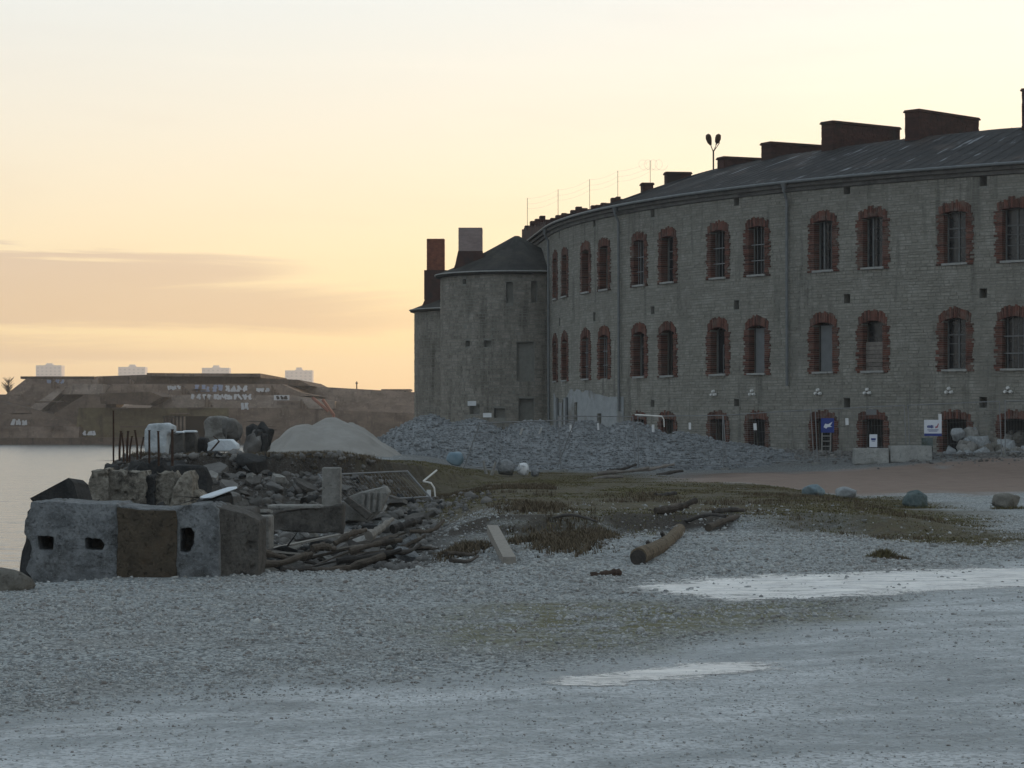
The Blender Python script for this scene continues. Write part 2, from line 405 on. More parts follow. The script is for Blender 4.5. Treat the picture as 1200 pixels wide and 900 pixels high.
def ground_material():
    m, t, b, pos = material('shore_ground', 0.93, 0.2)
    A = lambda n: t.node('ShaderNodeAttribute', attribute_name=n).outputs['Fac']
    fine = t.noise(pos, 26, 6, .75); mid = t.noise(pos, 5, 6, .7); big = t.noise(pos, .5, 5, .6)
    peb = t.vor(pos, 34, 'F1', 1); pv = t.sep(peb)[0]
    gravel = t.mix(t.sstep(t.math('ADD', t.math('MULTIPLY', pv, .55), t.math('MULTIPLY', fine, .45)), .2, .8), (.135, .147, .152), (.48, .50, .49))
    gravel = t.mix(t.math('MULTIPLY', t.sstep(mid, .52, .75), .45), gravel, (.12, .122, .12))
    gravel = t.mix(t.math('MULTIPLY', t.sstep(big, .5, .7), .35), gravel, (.21, .19, .165))
    # packed fines on the driven ground, streaked along the wheel tracks
    x, y, z = t.sep(pos)
    tr = t.comb(t.math('MULTIPLY', x, .35), t.math('MULTIPLY', t.math('SUBTRACT', y, t.math('MULTIPLY', x, .42)), .75), 0.0)
    streak = t.noise(tr, 1.3, 8, .66, dist=.5)
    fines = t.mix(t.sstep(streak, .3, .72), (.40, .42, .425), (.66, .675, .68))
    fines = t.mix(t.math('MULTIPLY', t.sstep(t.math('ADD', t.math('MULTIPLY', fine, .6), t.math('MULTIPLY', pv, .4)), .42, .75), .7), fines, (.21, .22, .22))
    fac = t.math('MULTIPLY', A('road'), t.sstep(t.math('ADD', mid, t.math('MULTIPLY', streak, .6)), .45, .85))
    c = t.mix(fac, gravel, fines)
    c = t.mix(t.math('MULTIPLY', t.sstep(t.noise(pos, .8, 8, .75), .5, .68), .4), c, (.165, .165, .155))
    soil = t.mix(t.sstep(mid, .3, .7), (.05, .04, .028), (.15, .12, .085))
    turf = t.mix(t.sstep(t.noise(pos, 3, 5, .7), .35, .65), (.07, .058, .03), (.095, .09, .038))
    c = t.mix(t.math('MULTIPLY', A('dirt'), t.sstep(mid, .08, .4)), c, t.mix(t.noise(pos, 1.3, 6, .7), (.16, .115, .092), (.33, .25, .205)))
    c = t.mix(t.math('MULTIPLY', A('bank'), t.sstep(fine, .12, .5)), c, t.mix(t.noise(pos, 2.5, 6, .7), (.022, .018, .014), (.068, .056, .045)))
    c = t.mix(t.math('MULTIPLY', A('grass'), t.sstep(mid, .18, .5)), c, t.mix(t.noise(pos, 1.1, 4), turf, soil))
    c = t.mix(t.math('MULTIPLY', t.math('MULTIPLY', A('moss'), t.sstep(t.noise(pos, 4, 6, .75), .30, .55)), .9), c, t.mix(t.noise(pos, .9, 4), (.13, .13, .035), (.15, .13, .075)))
    wet = t.sstep(z, -.55, -1.15)
    c = t.mix(wet, c, (.035, .037, .037))
    t.l.new(c, b.inputs['Base Color'])
    h = t.math('ADD', t.math('MULTIPLY', fine, .5), t.math('MULTIPLY', t.vor(pos, 34), .8))
    bump(t, b, t.math('ADD', h, t.math('MULTIPLY', mid, .7)), .035)
    return m
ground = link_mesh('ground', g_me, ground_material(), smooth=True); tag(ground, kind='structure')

WZ = -1.5
m, t, b, pos = material('sea_water', 0.22, 0.95)
b.inputs['Base Color'].default_value = (.05, .065, .07, 1); b.inputs['IOR'].default_value = 1.33
wv = t.vscale(pos, (1.0, 1.7, 1.0))
h = t.math('ADD', t.noise(wv, .45, 2, .45, dist=.6), t.math('MULTIPLY', t.noise(wv, 2.0, 2, .5, dist=.5), .22))
bump(t, b, h, .17, 1.0); M_SEA = m
mb = MB(); mb.quad((-1250, -120, WZ), (1250, -120, WZ), (1250, 2900, WZ), (-1250, 2900, WZ))
tag(mb.build('sea', M_SEA), kind='structure')

m, t, b, pos = material('puddle_ice', 0.25, 0.6)
n = t.noise(t.vscale(pos, (.6, 1.6, 1)), 3.0, 6, .7)
grit = t.sstep(t.noise(t.vscale(pos, (.7, 1.3, 1)), 3.0, 10, .85), .48, .62)
c_ = t.mix(t.sstep(n, .35, .65), (.60, .61, .61), (.90, .885, .85))
t.l.new(t.mix(t.math('MULTIPLY', grit, .75), c_, (.24, .245, .245)), b.inputs['Base Color'])
t.l.new(t.rng(n, .2, .8, .22, .5), b.inputs['Roughness'])
bump(t, b, t.noise(pos, 16, 6, .8), .03); M_ICE = m
edge = t.node('ShaderNodeAttribute', attribute_name='cover').outputs['Fac']
brk = t.noise(t.vscale(pos, (.8, 1.6, 1)), 1.7, 9, .72)
alpha = t.sstep(t.math('ADD', edge, t.math('ADD', t.math('MULTIPLY', t.math('SUBTRACT', brk, .5), 2.0), t.math('MULTIPLY', t.math('SUBTRACT', t.noise(pos, 11, 5, .8), .5), 1.6))), .40, .80)
t.l.new(alpha, b.inputs['Alpha'])
for poly, lab in ((POND, 'broad pale sheet of ice lying on the packed gravel'), (POND2, 'small narrow sliver of pale ice in the gravel')):
    P = np.array(poly); e_ = 1.2 if poly is POND else .5
    ax_ = gx[(gx > P[:, 0].min() - e_) & (gx < P[:, 0].max() + e_)]; ay_ = gy[(gy > P[:, 1].min() - e_) & (gy < P[:, 1].max() + e_)]; X, Y = np.meshgrid(ax_, ay_); n_ = len(ax_)
    ii, jj = np.meshgrid(np.arange(n_ - 1), np.arange(len(ay_) - 1)); k = (jj * n_ + ii).ravel(); f = np.stack([k, k + 1, k + n_ + 1, k + n_], -1)
    cov = poly_mask(X, Y, poly, e_ * .75).ravel(); f = f[(cov[f] > .02).any(1)]
    me = np_mesh('frozen_puddle', np.stack([X, Y, ground_z(X, Y) + .005], -1).reshape(-1, 3), f); fattr(me, 'cover', cov)
    tag(link_mesh('frozen_puddle', me, M_ICE, smooth=True), lab, 'puddle', kind='structure')

# ---------------------------------------------------------------- scatter of small stones and plants (too many to count)
def ico(sub):
    bm = bmesh.new(); bmesh.ops.create_icosphere(bm, subdivisions=sub, radius=1.0)
    v = np.array([tuple(q.co) for q in bm.verts]); f = np.array([[q.index for q in p.verts] for p in bm.faces]); bm.free(); return v, f
ICO1 = ico(1)
rngS = np.random.default_rng(5)
def stone_variants(n, flat=.6):
    v, f = ICO1; out = []
    for i in range(n):
        w = v * (1 + rngS.uniform(-.28, .28, (len(v), 1))); out.append((w * np.array([1, rngS.uniform(.6, .95), rngS.uniform(flat - .15, flat + .15)]), f))
    return out
def scatter(name, pos, size, mat, rng, variants, tint=None, tilt=.5, parent=None, sink=.35):
    N = len(pos); which = rng.integers(0, len(variants), N); V = []; F = []; T = []; base = 0
    tint = rng.uniform(0, 1, N) if tint is None else tint
    for k, (v, f) in enumerate(variants):
        idx = np.where(which == k)[0]
        if len(idx) == 0: continue
        a = rng.uniform(0, 2 * np.pi, len(idx)); bx_ = rng.normal(0, tilt, len(idx))
        ca, sa, cb, sb = np.cos(a), np.sin(a), np.cos(bx_), np.sin(bx_)
        x, y, z = v[:, 0][None], v[:, 1][None], v[:, 2][None]
        y2 = y * cb[:, None] - z * sb[:, None]; z2 = y * sb[:, None] + z * cb[:, None]
        x3 = x * ca[:, None] - y2 * sa[:, None]; y3 = x * sa[:, None] + y2 * ca[:, None]
        s = size[idx][:, None]
        W = np.stack([x3 * s + pos[idx, 0:1], y3 * s + pos[idx, 1:2], z2 * s + pos[idx, 2:3] + s * (.5 - sink)], -1)
        V.append(W.reshape(-1, 3)); T.append(np.repeat(tint[idx], len(v)))
        F.append((f[None] + (np.arange(len(idx)) * len(v))[:, None, None] + base).reshape(-1, f.shape[1])); base += len(idx) * len(v)
    me = np_mesh(name, np.concatenate(V), np.concatenate(F)); fattr(me, 'tint', np.concatenate(T))
    return link_mesh(name, me, mat, parent)
M_GRAVEL = simple('gravel_stone', (.10, .105, .105), (.52, .525, .505), 14, .9, .006, third=(.17, .15, .135))
M_HEAPSTONE = simple('crushed_stone', (.09, .096, .099), (.265, .276, .28), 4, .9, .01)
M_RUBBLE = simple('rubble_stone', (.075, .072, .068), (.22, .21, .195), 2.5, .9, .03, third=(.065, .06, .052))
rng = np.random.default_rng(11)
# loose stones over the beach: denser on the near bank, thin on the driven ground
N = 150000
yy = 10 ** rng.uniform(math.log10(11.3), math.log10(46), N); xx = rng.uniform(-.265, .265, N) * yy
dens = .22 + .78 * sm(road_side(xx, yy), .8, -.8)
dens *= .35 + .65 * sm(fbm(xx * .8, yy * .8, 15), .35, .6)
dens *= 1 - .93 * poly_mask(xx, yy, POND, .4); dens *= 1 - .8 * poly_mask(xx, yy, POND2, .15)
dens *= (coast_sd(xx, yy) > .2) * (1 - .85 * poly_mask(xx, yy, GRASS, .6))
dens *= np.clip(28 / yy, .25, 1)
keep = rng.uniform(0, 1, N) < dens * .85; xx, yy = xx[keep], yy[keep]
sz = np.clip(rng.lognormal(math.log(.0115), .42, len(xx)), .005, .045) * np.clip(yy / 20, .8, 1.5)
zz_ = ground_z(xx, yy)
SV = stone_variants(7)
tt = np.clip(rng.normal(.5, .25, len(xx)), 0, 1); onroad = sm(road_side(xx, yy), -.2, .8); tt = np.clip(tt + .18 * onroad, 0, 1); sz = sz * (1 - .35 * onroad)
o = scatter('beach_gravel', np.stack([xx, yy, zz_], -1), sz, M_GRAVEL, rng, SV, tt)
tag(o, 'loose grey beach gravel strewn over the foreshore', 'gravel', kind='stuff')
print('gravel', len(xx))
# bigger cobbles, sparse
N = 90; yy = rng.uniform(19, 40, N); xx = rng.uniform(-.26, .26, N) * yy
k = (coast_sd(xx, yy) > .4) & (poly_mask(xx, yy, GRASS, .5) < .4); xx, yy = xx[k], yy[k]
o = scatter('beach_cobbles', np.stack([xx, yy, ground_z(xx, yy)], -1), np.clip(rng.lognormal(math.log(.024), .35, len(xx)), .014, .055), M_GRAVEL, rng, SV, rng.uniform(0, .45, len(xx)))
tag(o, 'scattered darker cobbles lying among the grey gravel', 'cobbles', kind='stuff')

def blades(name, pos, hgt, wid, lean, mat, rng, per=7, spread=.05, tint=None):
    N = len(pos) * per; P = np.repeat(pos, per, 0); H = np.repeat(hgt, per) * rng.uniform(.45, 1.1, N)
    a = rng.uniform(0, 2 * np.pi, N); r = np.abs(rng.normal(0, spread, N)); P = P + np.stack([np.cos(a) * r, np.sin(a) * r, np.full(N, -.01)], -1)
    b_ = rng.uniform(0, 2 * np.pi, N); w = wid * rng.uniform(.6, 1.3, N); l = lean * rng.uniform(.2, 1.4, N)
    dx_, dy_ = np.cos(b_), np.sin(b_); px_, py_ = -dy_, dx_
    def off(f, h): return P + np.stack([dx_ * l * H * f, dy_ * l * H * f, H * h], -1)
    side = np.stack([px_ * w, py_ * w, np.zeros(N)], -1)
    A0, A1 = off(0, 0) - side, off(0, 0) + side; B0, B1 = off(.35, .6) - side * .7, off(.35, .6) + side * .7; T_ = off(1, .95)
    V = np.stack([A0, A1, B0, B1, T_], 1).reshape(-1, 3); k = np.arange(N)[:, None] * 5
    F = np.concatenate([k + np.array([[0, 1, 3]]), k + np.array([[0, 3, 2]]), k + np.array([[2, 3, 4]])])
    me = np_mesh(name, V, F); tv = np.repeat(tint, per) if tint is not None else rng.uniform(0, 1, N)
    fattr(me, 'tint', np.repeat(np.clip(tv + rng.normal(0, .12, N), 0, 1), 5)); return link_mesh(name, me, mat)
M_TURF = simple('autumn_grass', (.095, .07, .036), (.12, .112, .045), 1.2, .9, 0)
M_WEED = simple('dead_weeds', (.045, .033, .021), (.15, .115, .07), 2, .9, 0)
N = 60000; xx = rng.uniform(-7, 10, N); yy = rng.uniform(32, 86, N)
wx = (fbm(xx * .9, yy * .9, 60) - .5) * 2.2; wy = (fbm(xx * .9, yy * .9, 70) - .5) * 3.0
k = rng.uniform(0, 1, N) < poly_mask(xx + wx, yy + wy, GRASS, .8) * sm(fbm(xx * .7, yy * .5, 77), .34, .58) * 1.1
k &= rng.uniform(0, 1, N) > .85 * sm(yy, lip_y(xx) - 4, lip_y(xx) - 1) * sm(yy, lip_y(xx) + .2, lip_y(xx) - .2) * (xx < .5)
xx, yy = xx[k], yy[k]
tg = np.clip(fbm(xx * .35, yy * .2, 33) * 1.6 - .3, 0, 1)
o = blades('rough_grass', np.stack([xx, yy, ground_z(xx, yy)], -1), (.018 + .035 * fbm(xx * .8, yy * .8, 5)), .010, 1.1, M_TURF, rng, 6, .11, tg)
tag(o, 'rough brown and green autumn grass on the low rise', 'grass', kind='stuff')
N = 2200; xx = rng.uniform(-1.8, 7.5, N); yy = rng.uniform(36, 52, N)
k = (fbm(xx * .7, yy * .5, 51) > .55) & (poly_mask(xx, yy, GRASS, .8) > .35); xx, yy = xx[k], yy[k]
o = blades('dead_weeds', np.stack([xx, yy, ground_z(xx, yy)], -1), .04 + .11 * fbm(xx, yy, 9), .006, .8, M_WEED, rng, 14, .11)
tag(o, 'dead brown weeds standing among the grass', 'weeds', kind='stuff')
# heaps of crushed stone and of sand
def heap_surface(x, y, peaks):
    z = None
    for (cx, cy, rx, ry, h) in peaks:
        d = np.sqrt(((x - cx) / rx) ** 2 + ((y - cy) / ry) ** 2 + .02) - .14
        q = h * (1 - d); z = q if z is None else np.maximum(z, q)
    return z
def heap_mesh(name, peaks, st, mat, amp, seed):
    xs = [p[0] - p[2] * 1.3 for p in peaks] + [p[0] + p[2] * 1.3 for p in peaks]; ys = [p[1] - p[3] * 1.3 for p in peaks] + [p[1] + p[3] * 1.3 for p in peaks]
    ax_, ay_ = np.arange(min(xs), max(xs), st), np.arange(min(ys), max(ys), st); X, Y = np.meshgrid(ax_, ay_)
    Z = heap_surface(X, Y, peaks) + (fbm(X * .9, Y * .9, seed) - .5) * amp + (fbm(X * 4, Y * 4, seed + 3) - .5) * amp * .3
    g = ground_z(X, Y); Z = np.where(Z < -.3, -.3, Z); W = g + Z
    n = len(ax_); ii, jj = np.meshgrid(np.arange(n - 1), np.arange(len(ay_) - 1)); k = (jj * n + ii).ravel()
    f = np.stack([k, k + 1, k + n + 1, k + n], -1)
    f = f[(Z.ravel()[f] > -.25).any(1)]
    me = np_mesh(name, np.stack([X, Y, W], -1).reshape(-1, 3), f); fattr(me, 'tint', fbm(X, Y, seed + 9).ravel())
    return link_mesh(name, me, mat, smooth=True), (X, Y, W, Z)
M_SAND = simple('pale_sand', (.21, .195, .175), (.31, .295, .27), 1.6, .95, .02, third=(.25, .235, .21))
o, _ = heap_mesh('sand_heap', [(-6.75, 86, 2.2, 3.2, 1.54), (-7.7, 85.6, 2.3, 3, 1.32), (-9.0, 85, 2.4, 2.8, 1.0), (-6.1, 87, 1.7, 3.2, 1.25)], .12, M_SAND, .34, 4)
tag(o, 'smooth pale heap of sand on top of the shore bank', 'sand heap')
GP = [(-3.3, 95, 3.0, 5, 1.75), (-1.4, 94, 3.2, 5, 1.85), (.8, 94, 3.4, 5, 1.9), (2.9, 94, 3.4, 5, 1.85), (4.7, 93, 3.2, 4.5, 1.75), (6.6, 92, 3.0, 4.0, 1.15), (8.4, 91.5, 2.6, 3.0, .6)]
o, (HX, HY, HW, HZ_) = heap_mesh('crushed_stone_heap', GP, .18, M_HEAPSTONE, .18, 14)
tag(o, 'long dark heap of blue grey crushed stone along the wall foot', 'stone heap')
N = 56000; jx = rng.integers(0, HX.shape[1], N); jy = rng.integers(0, HX.shape[0], N)
k = (HZ_[jy, jx] > -.05) & (HY[jy, jx] < 95.5); jx, jy = jx[k], jy[k]
P3 = np.stack([HX[jy, jx] + rng.uniform(-.09, .09, len(jx)), HY[jy, jx] + rng.uniform(-.09, .09, len(jx)), HW[jy, jx]], -1)
stones = scatter('crushed_stones', P3, np.clip(rng.lognormal(math.log(.027), .5, len(jx)), .012, .13), M_HEAPSTONE, rng, SV, parent=o)
tag(stones, kind='stuff')

# ---------------------------------------------------------------- the curved prison block
rnd = random.Random(7)
def wall_sheet(mb, fn, s0, s1, z0, z1, holes, step=.8, back=None):
    """outer face with real openings: holes are (sa, sb, za, zb, depth, closed)"""
    cuts = {s0, s1}
    for h_ in holes: cuts |= {h_[0], h_[1]}
    cs = sorted(cuts); ss = []
    for a, b_ in zip(cs, cs[1:]):
        n = max(1, int(math.ceil((b_ - a) / step))); ss += [a + (b_ - a) * i / n for i in range(n)]
    ss.append(cs[-1])
    for a, b_ in zip(ss, ss[1:]):
        mid = (a + b_) / 2; hz = sorted([(h_[2], h_[3]) for h_ in holes if h_[0] < mid < h_[1]]); z = z0
        for za, zb in hz + [(z1, z1)]:
            if za > z + 1e-4: mb.quad(fn(a, z, 0), fn(b_, z, 0), fn(b_, za, 0), fn(a, za, 0))
            z = max(z, zb)
    for sa, sb, za, zb, dp, closed in holes:
        q = lambda s_, z_, o_: fn(s_, z_, o_)
        mb.quad(q(sa, za, 0), q(sa, za, -dp), q(sa, zb, -dp), q(sa, zb, 0)); mb.quad(q(sb, za, 0), q(sb, za, -dp), q(sb, zb, -dp), q(sb, zb, 0))
        mb.quad(q(sa, za, 0), q(sb, za, 0), q(sb, za, -dp), q(sa, za, -dp)); mb.quad(q(sa, zb, 0), q(sb, zb, 0), q(sb, zb, -dp), q(sa, zb, -dp))
        if closed: mb.quad(q(sa, za, -dp), q(sb, za, -dp), q(sb, zb, -dp), q(sa, zb, -dp))
def stone_courses(mb, fn, s0, s1, z0, z1, holes, rnd, lo=.10, hi=.19, l0=.18, l1=.55):
    z = z0
    while z < z1 - .04:
        h_ = min(rnd.uniform(lo, hi), z1 - z); s = s0 - rnd.uniform(0, .3)
        while s < s1:
            L = rnd.uniform(l0, l1) * (1.25 if h_ < .13 else 1); a, b_ = max(s, s0), min(s + L, s1); s += L
            if b_ - a < .04: continue
            ivs = [(a, b_)]
            for sa, sb, za, zb, *_ in holes:
                if za < z + h_ and zb > z:
                    nw = []
                    for p, q in ivs:
                        if q <= sa or p >= sb: nw.append((p, q)); continue
                        if p < sa - .03: nw.append((p, sa))
                        if q > sb + .03: nw.append((sb, q))
                    ivs = nw
            for p, q in ivs:
                g = .005; o = rnd.uniform(.004, .026); e = rnd.uniform(-.006, .006); z_a, z_b = z + g + rnd.uniform(0, .008), z + h_ - g - rnd.uniform(0, .012)
                if q - p < .05 or z_b - z_a < .03: continue
                vs = [fn(p + g, z_a, -.01), fn(q - g, z_a + e, -.01), fn(q - g, z_b, -.01), fn(p + g, z_b + e, -.01),
                      fn(p + g + .012, z_a + .008, o), fn(q - g - .012, z_a + e + .008, o), fn(q - g - .012, z_b - .008, o), fn(p + g + .012, z_b + e - .008, o)]
                mb.add(vs, [(4, 5, 6, 7), (0, 1, 5, 4), (1, 2, 6, 5), (2, 3, 7, 6), (3, 0, 4, 7)], rnd.random())
        z += h_
def raw_build(mb, name, mat, parent):         # no normal recalculation, for big shells
    me = bpy.data.meshes.new(name); me.from_pydata([tuple(v) for v in mb.v], [], mb.f)
    a = me.attributes.new('tint', 'FLOAT', 'POINT'); a.data.foreach_set('value', mb.t)
    return link_mesh(name, me, mat, parent)

PAIR, STEP = 2.482, 6.2133
S0, S1, ZB, ZT = -44.0, 49.0, -.6, 11.6  # unseen right end lengthened so the block's shadow covers the foreground
WIN = []                                      # (s, z_sill, height, row, index)
for k in range(-5, 6):
    for j in range(2):
        s = k * STEP + j * PAIR
        if s < -20: continue
        WIN += [(s, 7.98, 2.08, 'u', 2 * k + j), (s, 3.84, 2.06, 'm', 2 * k + j)]
        if k < 4: WIN.append((s, .45, 1.52, 'g', 2 * k + j))
OW = {'u': .5, 'm': .5, 'g': .52}
holes = [(s - OW[r], s + OW[r], z, z + h_, .62, False) for s, z, h_, r, i in WIN]
vents = []
for k in range(-5, 6):
    sc_ = k * STEP + PAIR / 2 + .05
    if sc_ < -20: continue
    vents += [(sc_ - .17, sc_ + .15, z_ + rnd.uniform(-.06, .06), z_ + .36, .5, True) for z_ in ((6.62, 10.98) + ((2.42,) if k < 4 else ()))]
low = [(28.6, 29.0, 1.2, 2.75, .3, True), (31.2, 31.6, 1.3, 2.9, .3, True), (25.2, 25.6, 1.3, 2.2, .35, True)]
prison = empty('prison_block', WP(0, 0)); tag(prison, 'long curved grey limestone prison block with brick framed windows', 'building')
def under(o, par):                            # parent without moving
    o.parent = par; o.matrix_parent_inverse = par.matrix_basis.inverted(); return o
mb = MB(); wall_sheet(mb, WP, S0, S1, ZB, ZT, holes + vents + low)
core = raw_build(mb, 'wall', M_MORTAR, None); under(core, prison)
# the sides and the back of the block
mb = MB(); DEPTH = 13.0
ss = [S0 + (S1 - S0) * i / 40 for i in range(41)]
for a, b_ in zip(ss, ss[1:]): mb.quad(WP(a, ZB, -DEPTH), WP(b_, ZB, -DEPTH), WP(b_, ZT, -DEPTH), WP(a, ZT, -DEPTH))
for s in (S0, S1): mb.quad(WP(s, ZB, 0), WP(s, ZB, -DEPTH), WP(s, ZT, -DEPTH), WP(s, ZT, 0))
under(raw_build(mb, 'rear_wall', M_MORTAR, None), prison)
mb = MB(); stone_courses(mb, WP, S0, 41.0, ZB, ZT, holes + vents + low, rnd, .08, .16, .16, .5)
st = raw_build(mb, 'wall_stones', M_STONE, None); under(st, prison); tag(st, kind='stuff')
print('stones', len(mb.f))
# cornice, gutter, roof
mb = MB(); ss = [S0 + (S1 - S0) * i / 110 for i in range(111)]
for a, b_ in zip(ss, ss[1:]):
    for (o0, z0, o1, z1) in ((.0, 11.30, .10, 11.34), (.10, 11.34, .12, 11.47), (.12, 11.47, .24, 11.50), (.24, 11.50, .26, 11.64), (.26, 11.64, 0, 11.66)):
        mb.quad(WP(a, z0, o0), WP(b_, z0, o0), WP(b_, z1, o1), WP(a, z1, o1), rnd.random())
under(raw_build(mb, 'cornice', simple('shaded_cornice_stone', (.06, .058, .055), (.15, .145, .135), 2.5, .9, .02), None), prison)  # shade under the eaves is put into the dark stone colour
mb = MB(); mb.tube([WP(s, 11.70, .36) for s in ss], .065, 7, caps=False)
under(raw_build(mb, 'gutter', M_ZINC, None), prison)
me = bpy.data.meshes.new('roof'); V = []; F = []; UV = []
prof = [(.33, 11.66), (.33, 11.74), (-1.0, 12.14), (-2.5, 12.66), (-4.2, 13.28), (-6.0, 13.90), (-7.4, 13.75), (-DEPTH - .3, 11.7), (-DEPTH - .3, 11.6)]
ss = [S0 - .2 + (S1 - S0 + .1) * i / 150 for i in range(151)]
for s in ss:
    for o_, z_ in prof:
        sag = .07 * (vnoise(s * .5, o_ * .4, 3) - .5) if -7 < o_ < .3 else 0
        V.append(tuple(WP(s, z_ + sag, o_))); UV.append((s, -o_))
np_ = len(prof)
for i in range(150):
    for j in range(np_ - 1): F.append((i * np_ + j, i * np_ + j + 1, (i + 1) * np_ + j + 1, (i + 1) * np_ + j))
me.from_pydata(V, [], F); uvl = me.uv_layers.new(name='UVMap')
for p in me.polygons:
    for li in p.loop_indices: uvl.data[li].uv = UV[me.loops[li].vertex_index]
roof = under(link_mesh('roof', me, M_ROOF), prison)
mb = MB(); s = S0                              # standing seams, along the fall of the roof
while s < S1 - .3:
    pts = [WP(s, z_ + .02, o_) for o_, z_ in prof[1:6]]; mb.tube(pts, .009, 3, caps=False); s += .62
sm_ = under(raw_build(mb, 'roof_seams', M_ROOF, None), roof); tag(sm_, kind='stuff')
# long brick flues crossing the ridge
def brick_wall_box(mb, M, L, T, H0, H1, rnd, bh=.09, bl=.30):
    """a box of brick courses: x along L, y across T"""
    z = H0
    while z < H1 - .01:
        h_ = min(bh, H1 - z); x = -rnd.uniform(0, bl)
        while x < L:
            a, b_ = max(x, 0), min(x + bl, L); x += bl
            if b_ - a > .03:
                e = rnd.uniform(-.008, .008)
                mb.box(a + .005, b_ - .005, -T / 2 - e, T / 2 + e, z + .006, z + h_ - .004, rnd.random(), M)
        z += h_
    mb.box(.01, L - .01, -T / 2 + .015, T / 2 - .015, H0, H1 - .01, .2, M)
def flue(s, o0, L, T, ztop, zbot, cap=True):
    p, n, d = wall_frame(s); base = p + n * o0
    M = Matrix(((-n.x, d.x, 0, base.x), (-n.y, d.y, 0, base.y), (0, 0, 1, 0), (0, 0, 0, 1)))
    mb = MB(); brick_wall_box(mb, M, L, T, zbot, ztop - .12, rnd); f_ = under(mb.build('flue', M_CHIM), prison)
    mb = MB(); mb.box(-.05, L + .05, -T / 2 - .05, T / 2 + .05, ztop - .118, ztop - .05, .4, M); mb.box(-.02, L + .02, -T / 2 - .02, T / 2 + .02, ztop - .048, ztop, .6, M)
    under(mb.build('cap', M_CHIM), f_); return f_
for s, o0, L, T, zt in ((1.75, -5.4, 4.2, .9, 15.4), (8.3, -5.4, 4.3, .75, 15.02), (14.0, -5.5, 4.1, .75, 15.03), (19.0, -5.5, 4.2, .75, 14.55), (23.7, -5.5, 3.0, .7, 14.30),
                        (34.5, -5.8, 1.3, .6, 14.55), (-3.4, -5.4, 4.2, .8, 15.2), (-9.2, -5.4, 4.2, .8, 15.1), (-15, -5.4, 4.2, .8, 15.1)):
    flue(s, o0, L, T, zt, 12.9)
fl = flue(44.0, -6.0, .62, .7, 14.95, 13.2)
# ragged brick gable at the far end of the roof
mb = MB(); o_ = 0.1
p, n, d = wall_frame(47.6)
while o_ > -10.2:
    w = rnd.uniform(.22, .34); zt = 12.98 + .262 * (-o_) + rnd.uniform(-.10, .12) + (.12 if (-o_ % 2.3) < .8 else 0)
    M = Matrix(((-n.x, d.x, 0, (p + n * o_).x), (-n.y, d.y, 0, (p + n * o_).y), (0, 0, 1, 0), (0, 0, 0, 1)))
    z = 11.3
    while z < zt:
        hb = min(.15, zt - z); mb.box(.004, w - .004, -.3 + rnd.uniform(-.02, .02), .3, z + .005, z + hb - .004, rnd.random(), M); z += .15
    o_ -= w
under(mb.build('gable_parapet', M_CHIM), prison)
mb = MB(); s = 36.0                           # crumbling brick along the eaves above the tower
while s < 48.5:
    w = rnd.uniform(.2, .32); zt = 12.05 + .05 * (s - 36) + rnd.uniform(-.12, .12)
    mb.prism([(s, 11.68), (s + w - .01, 11.68), (s + w - .01, zt), (s, zt)], lambda a, z: WP(a, z, .18), lambda a, z: WP(a, z, -.25), rnd.random()); s += w
under(mb.build('eaves_brickwork', M_CHIM), prison)

# window pieces ---------------------------------------------------
def arch_bricks(mb, ow, h_, rise, th, rnd, flat=False):
    """brick head over an opening of half width ow and height h_ (local x, z; y is depth, -y outward)"""
    n = 15 if not flat else 13; w = ow + .17
    for i in range(n):
        x0, x1 = -w + 2 * w * i / n, -w + 2 * w * (i + 1) / n; g = .006
        f = lambda x: rise * (1 - (x / w) ** 2)
        zb = lambda x: h_ - rise - .02 + f(x); e = rnd.uniform(-.09, .05) - .10 * (abs(x0 + x1) / 2 / w) ** 3; o = rnd.uniform(.030, .06)
        sp = 1.0 + .06 * (1 if not flat else .3)
        poly = [(x0 + g, zb(x0)), (x1 - g, zb(x1)), ((x1 - g) * sp, zb(x1) + th + e), ((x0 + g) * sp, zb(x0) + th + e)]
        mb.prism(poly, lambda x, z: Vector((x, -o, z)), lambda x, z: Vector((x, .30, z)), rnd.random())
def jamb_bricks(mb, ow, h_, rise, rnd, c=.085, lo=.13, hi=.33):
    for sgn in (-1, 1):
        z = -.06; i = 0
        while z < h_ - rise - .01:
            hh = min(c, h_ - rise - z); L = lo + (hi - lo) * rnd.random() ** .8; L = L if i % 2 else min(hi, L + .06); o = rnd.uniform(.026, .055); i += (rnd.random() < .3)
            x0, x1 = sorted((sgn * (ow - .02), sgn * (ow + L))); mb.box(x0, x1, -o, .30, z + .006, z + hh - .006, rnd.random()); z += hh; i += 1
surr = {}
for row, h_, rise, th in (('u', 2.08, .13, .40), ('m', 2.06, .20, .42), ('g', 1.52, .10, .34)):
    for v_ in range(4):
        r2 = random.Random(ord(row) * 10 + v_); mb = MB()
        arch_bricks(mb, OW[row], h_, rise, th, r2, row == 'g'); jamb_bricks(mb, OW[row], h_, rise, r2, hi=.33 if row != 'g' else .27)
        surr[row, v_] = mb.mesh('brick_surround')
def sill_mesh(ow, seed):
    r2 = random.Random(seed); mb = MB(); x = -ow - .05
    while x < ow + .03:
        w = min(r2.uniform(.25, .5), ow + .06 - x); mb.box(x, x + w - .008, -.11 + r2.uniform(-.02, .02), .3, -.055 + r2.uniform(-.012, .012), .03, r2.random()); x += w
    return mb.mesh('sill')
sills = [sill_mesh(.5, q) for q in range(3)]
def bars(mb, xs, zs, h_, y, r, ow):
    for x in xs: mb.box(x - r, x + r, y - r, y + r, 0.02, h_ - .02)
    for z in zs: mb.box(-ow, ow, y - r * .8 + .004, y + r * .8 + .004, z - r, z + r)
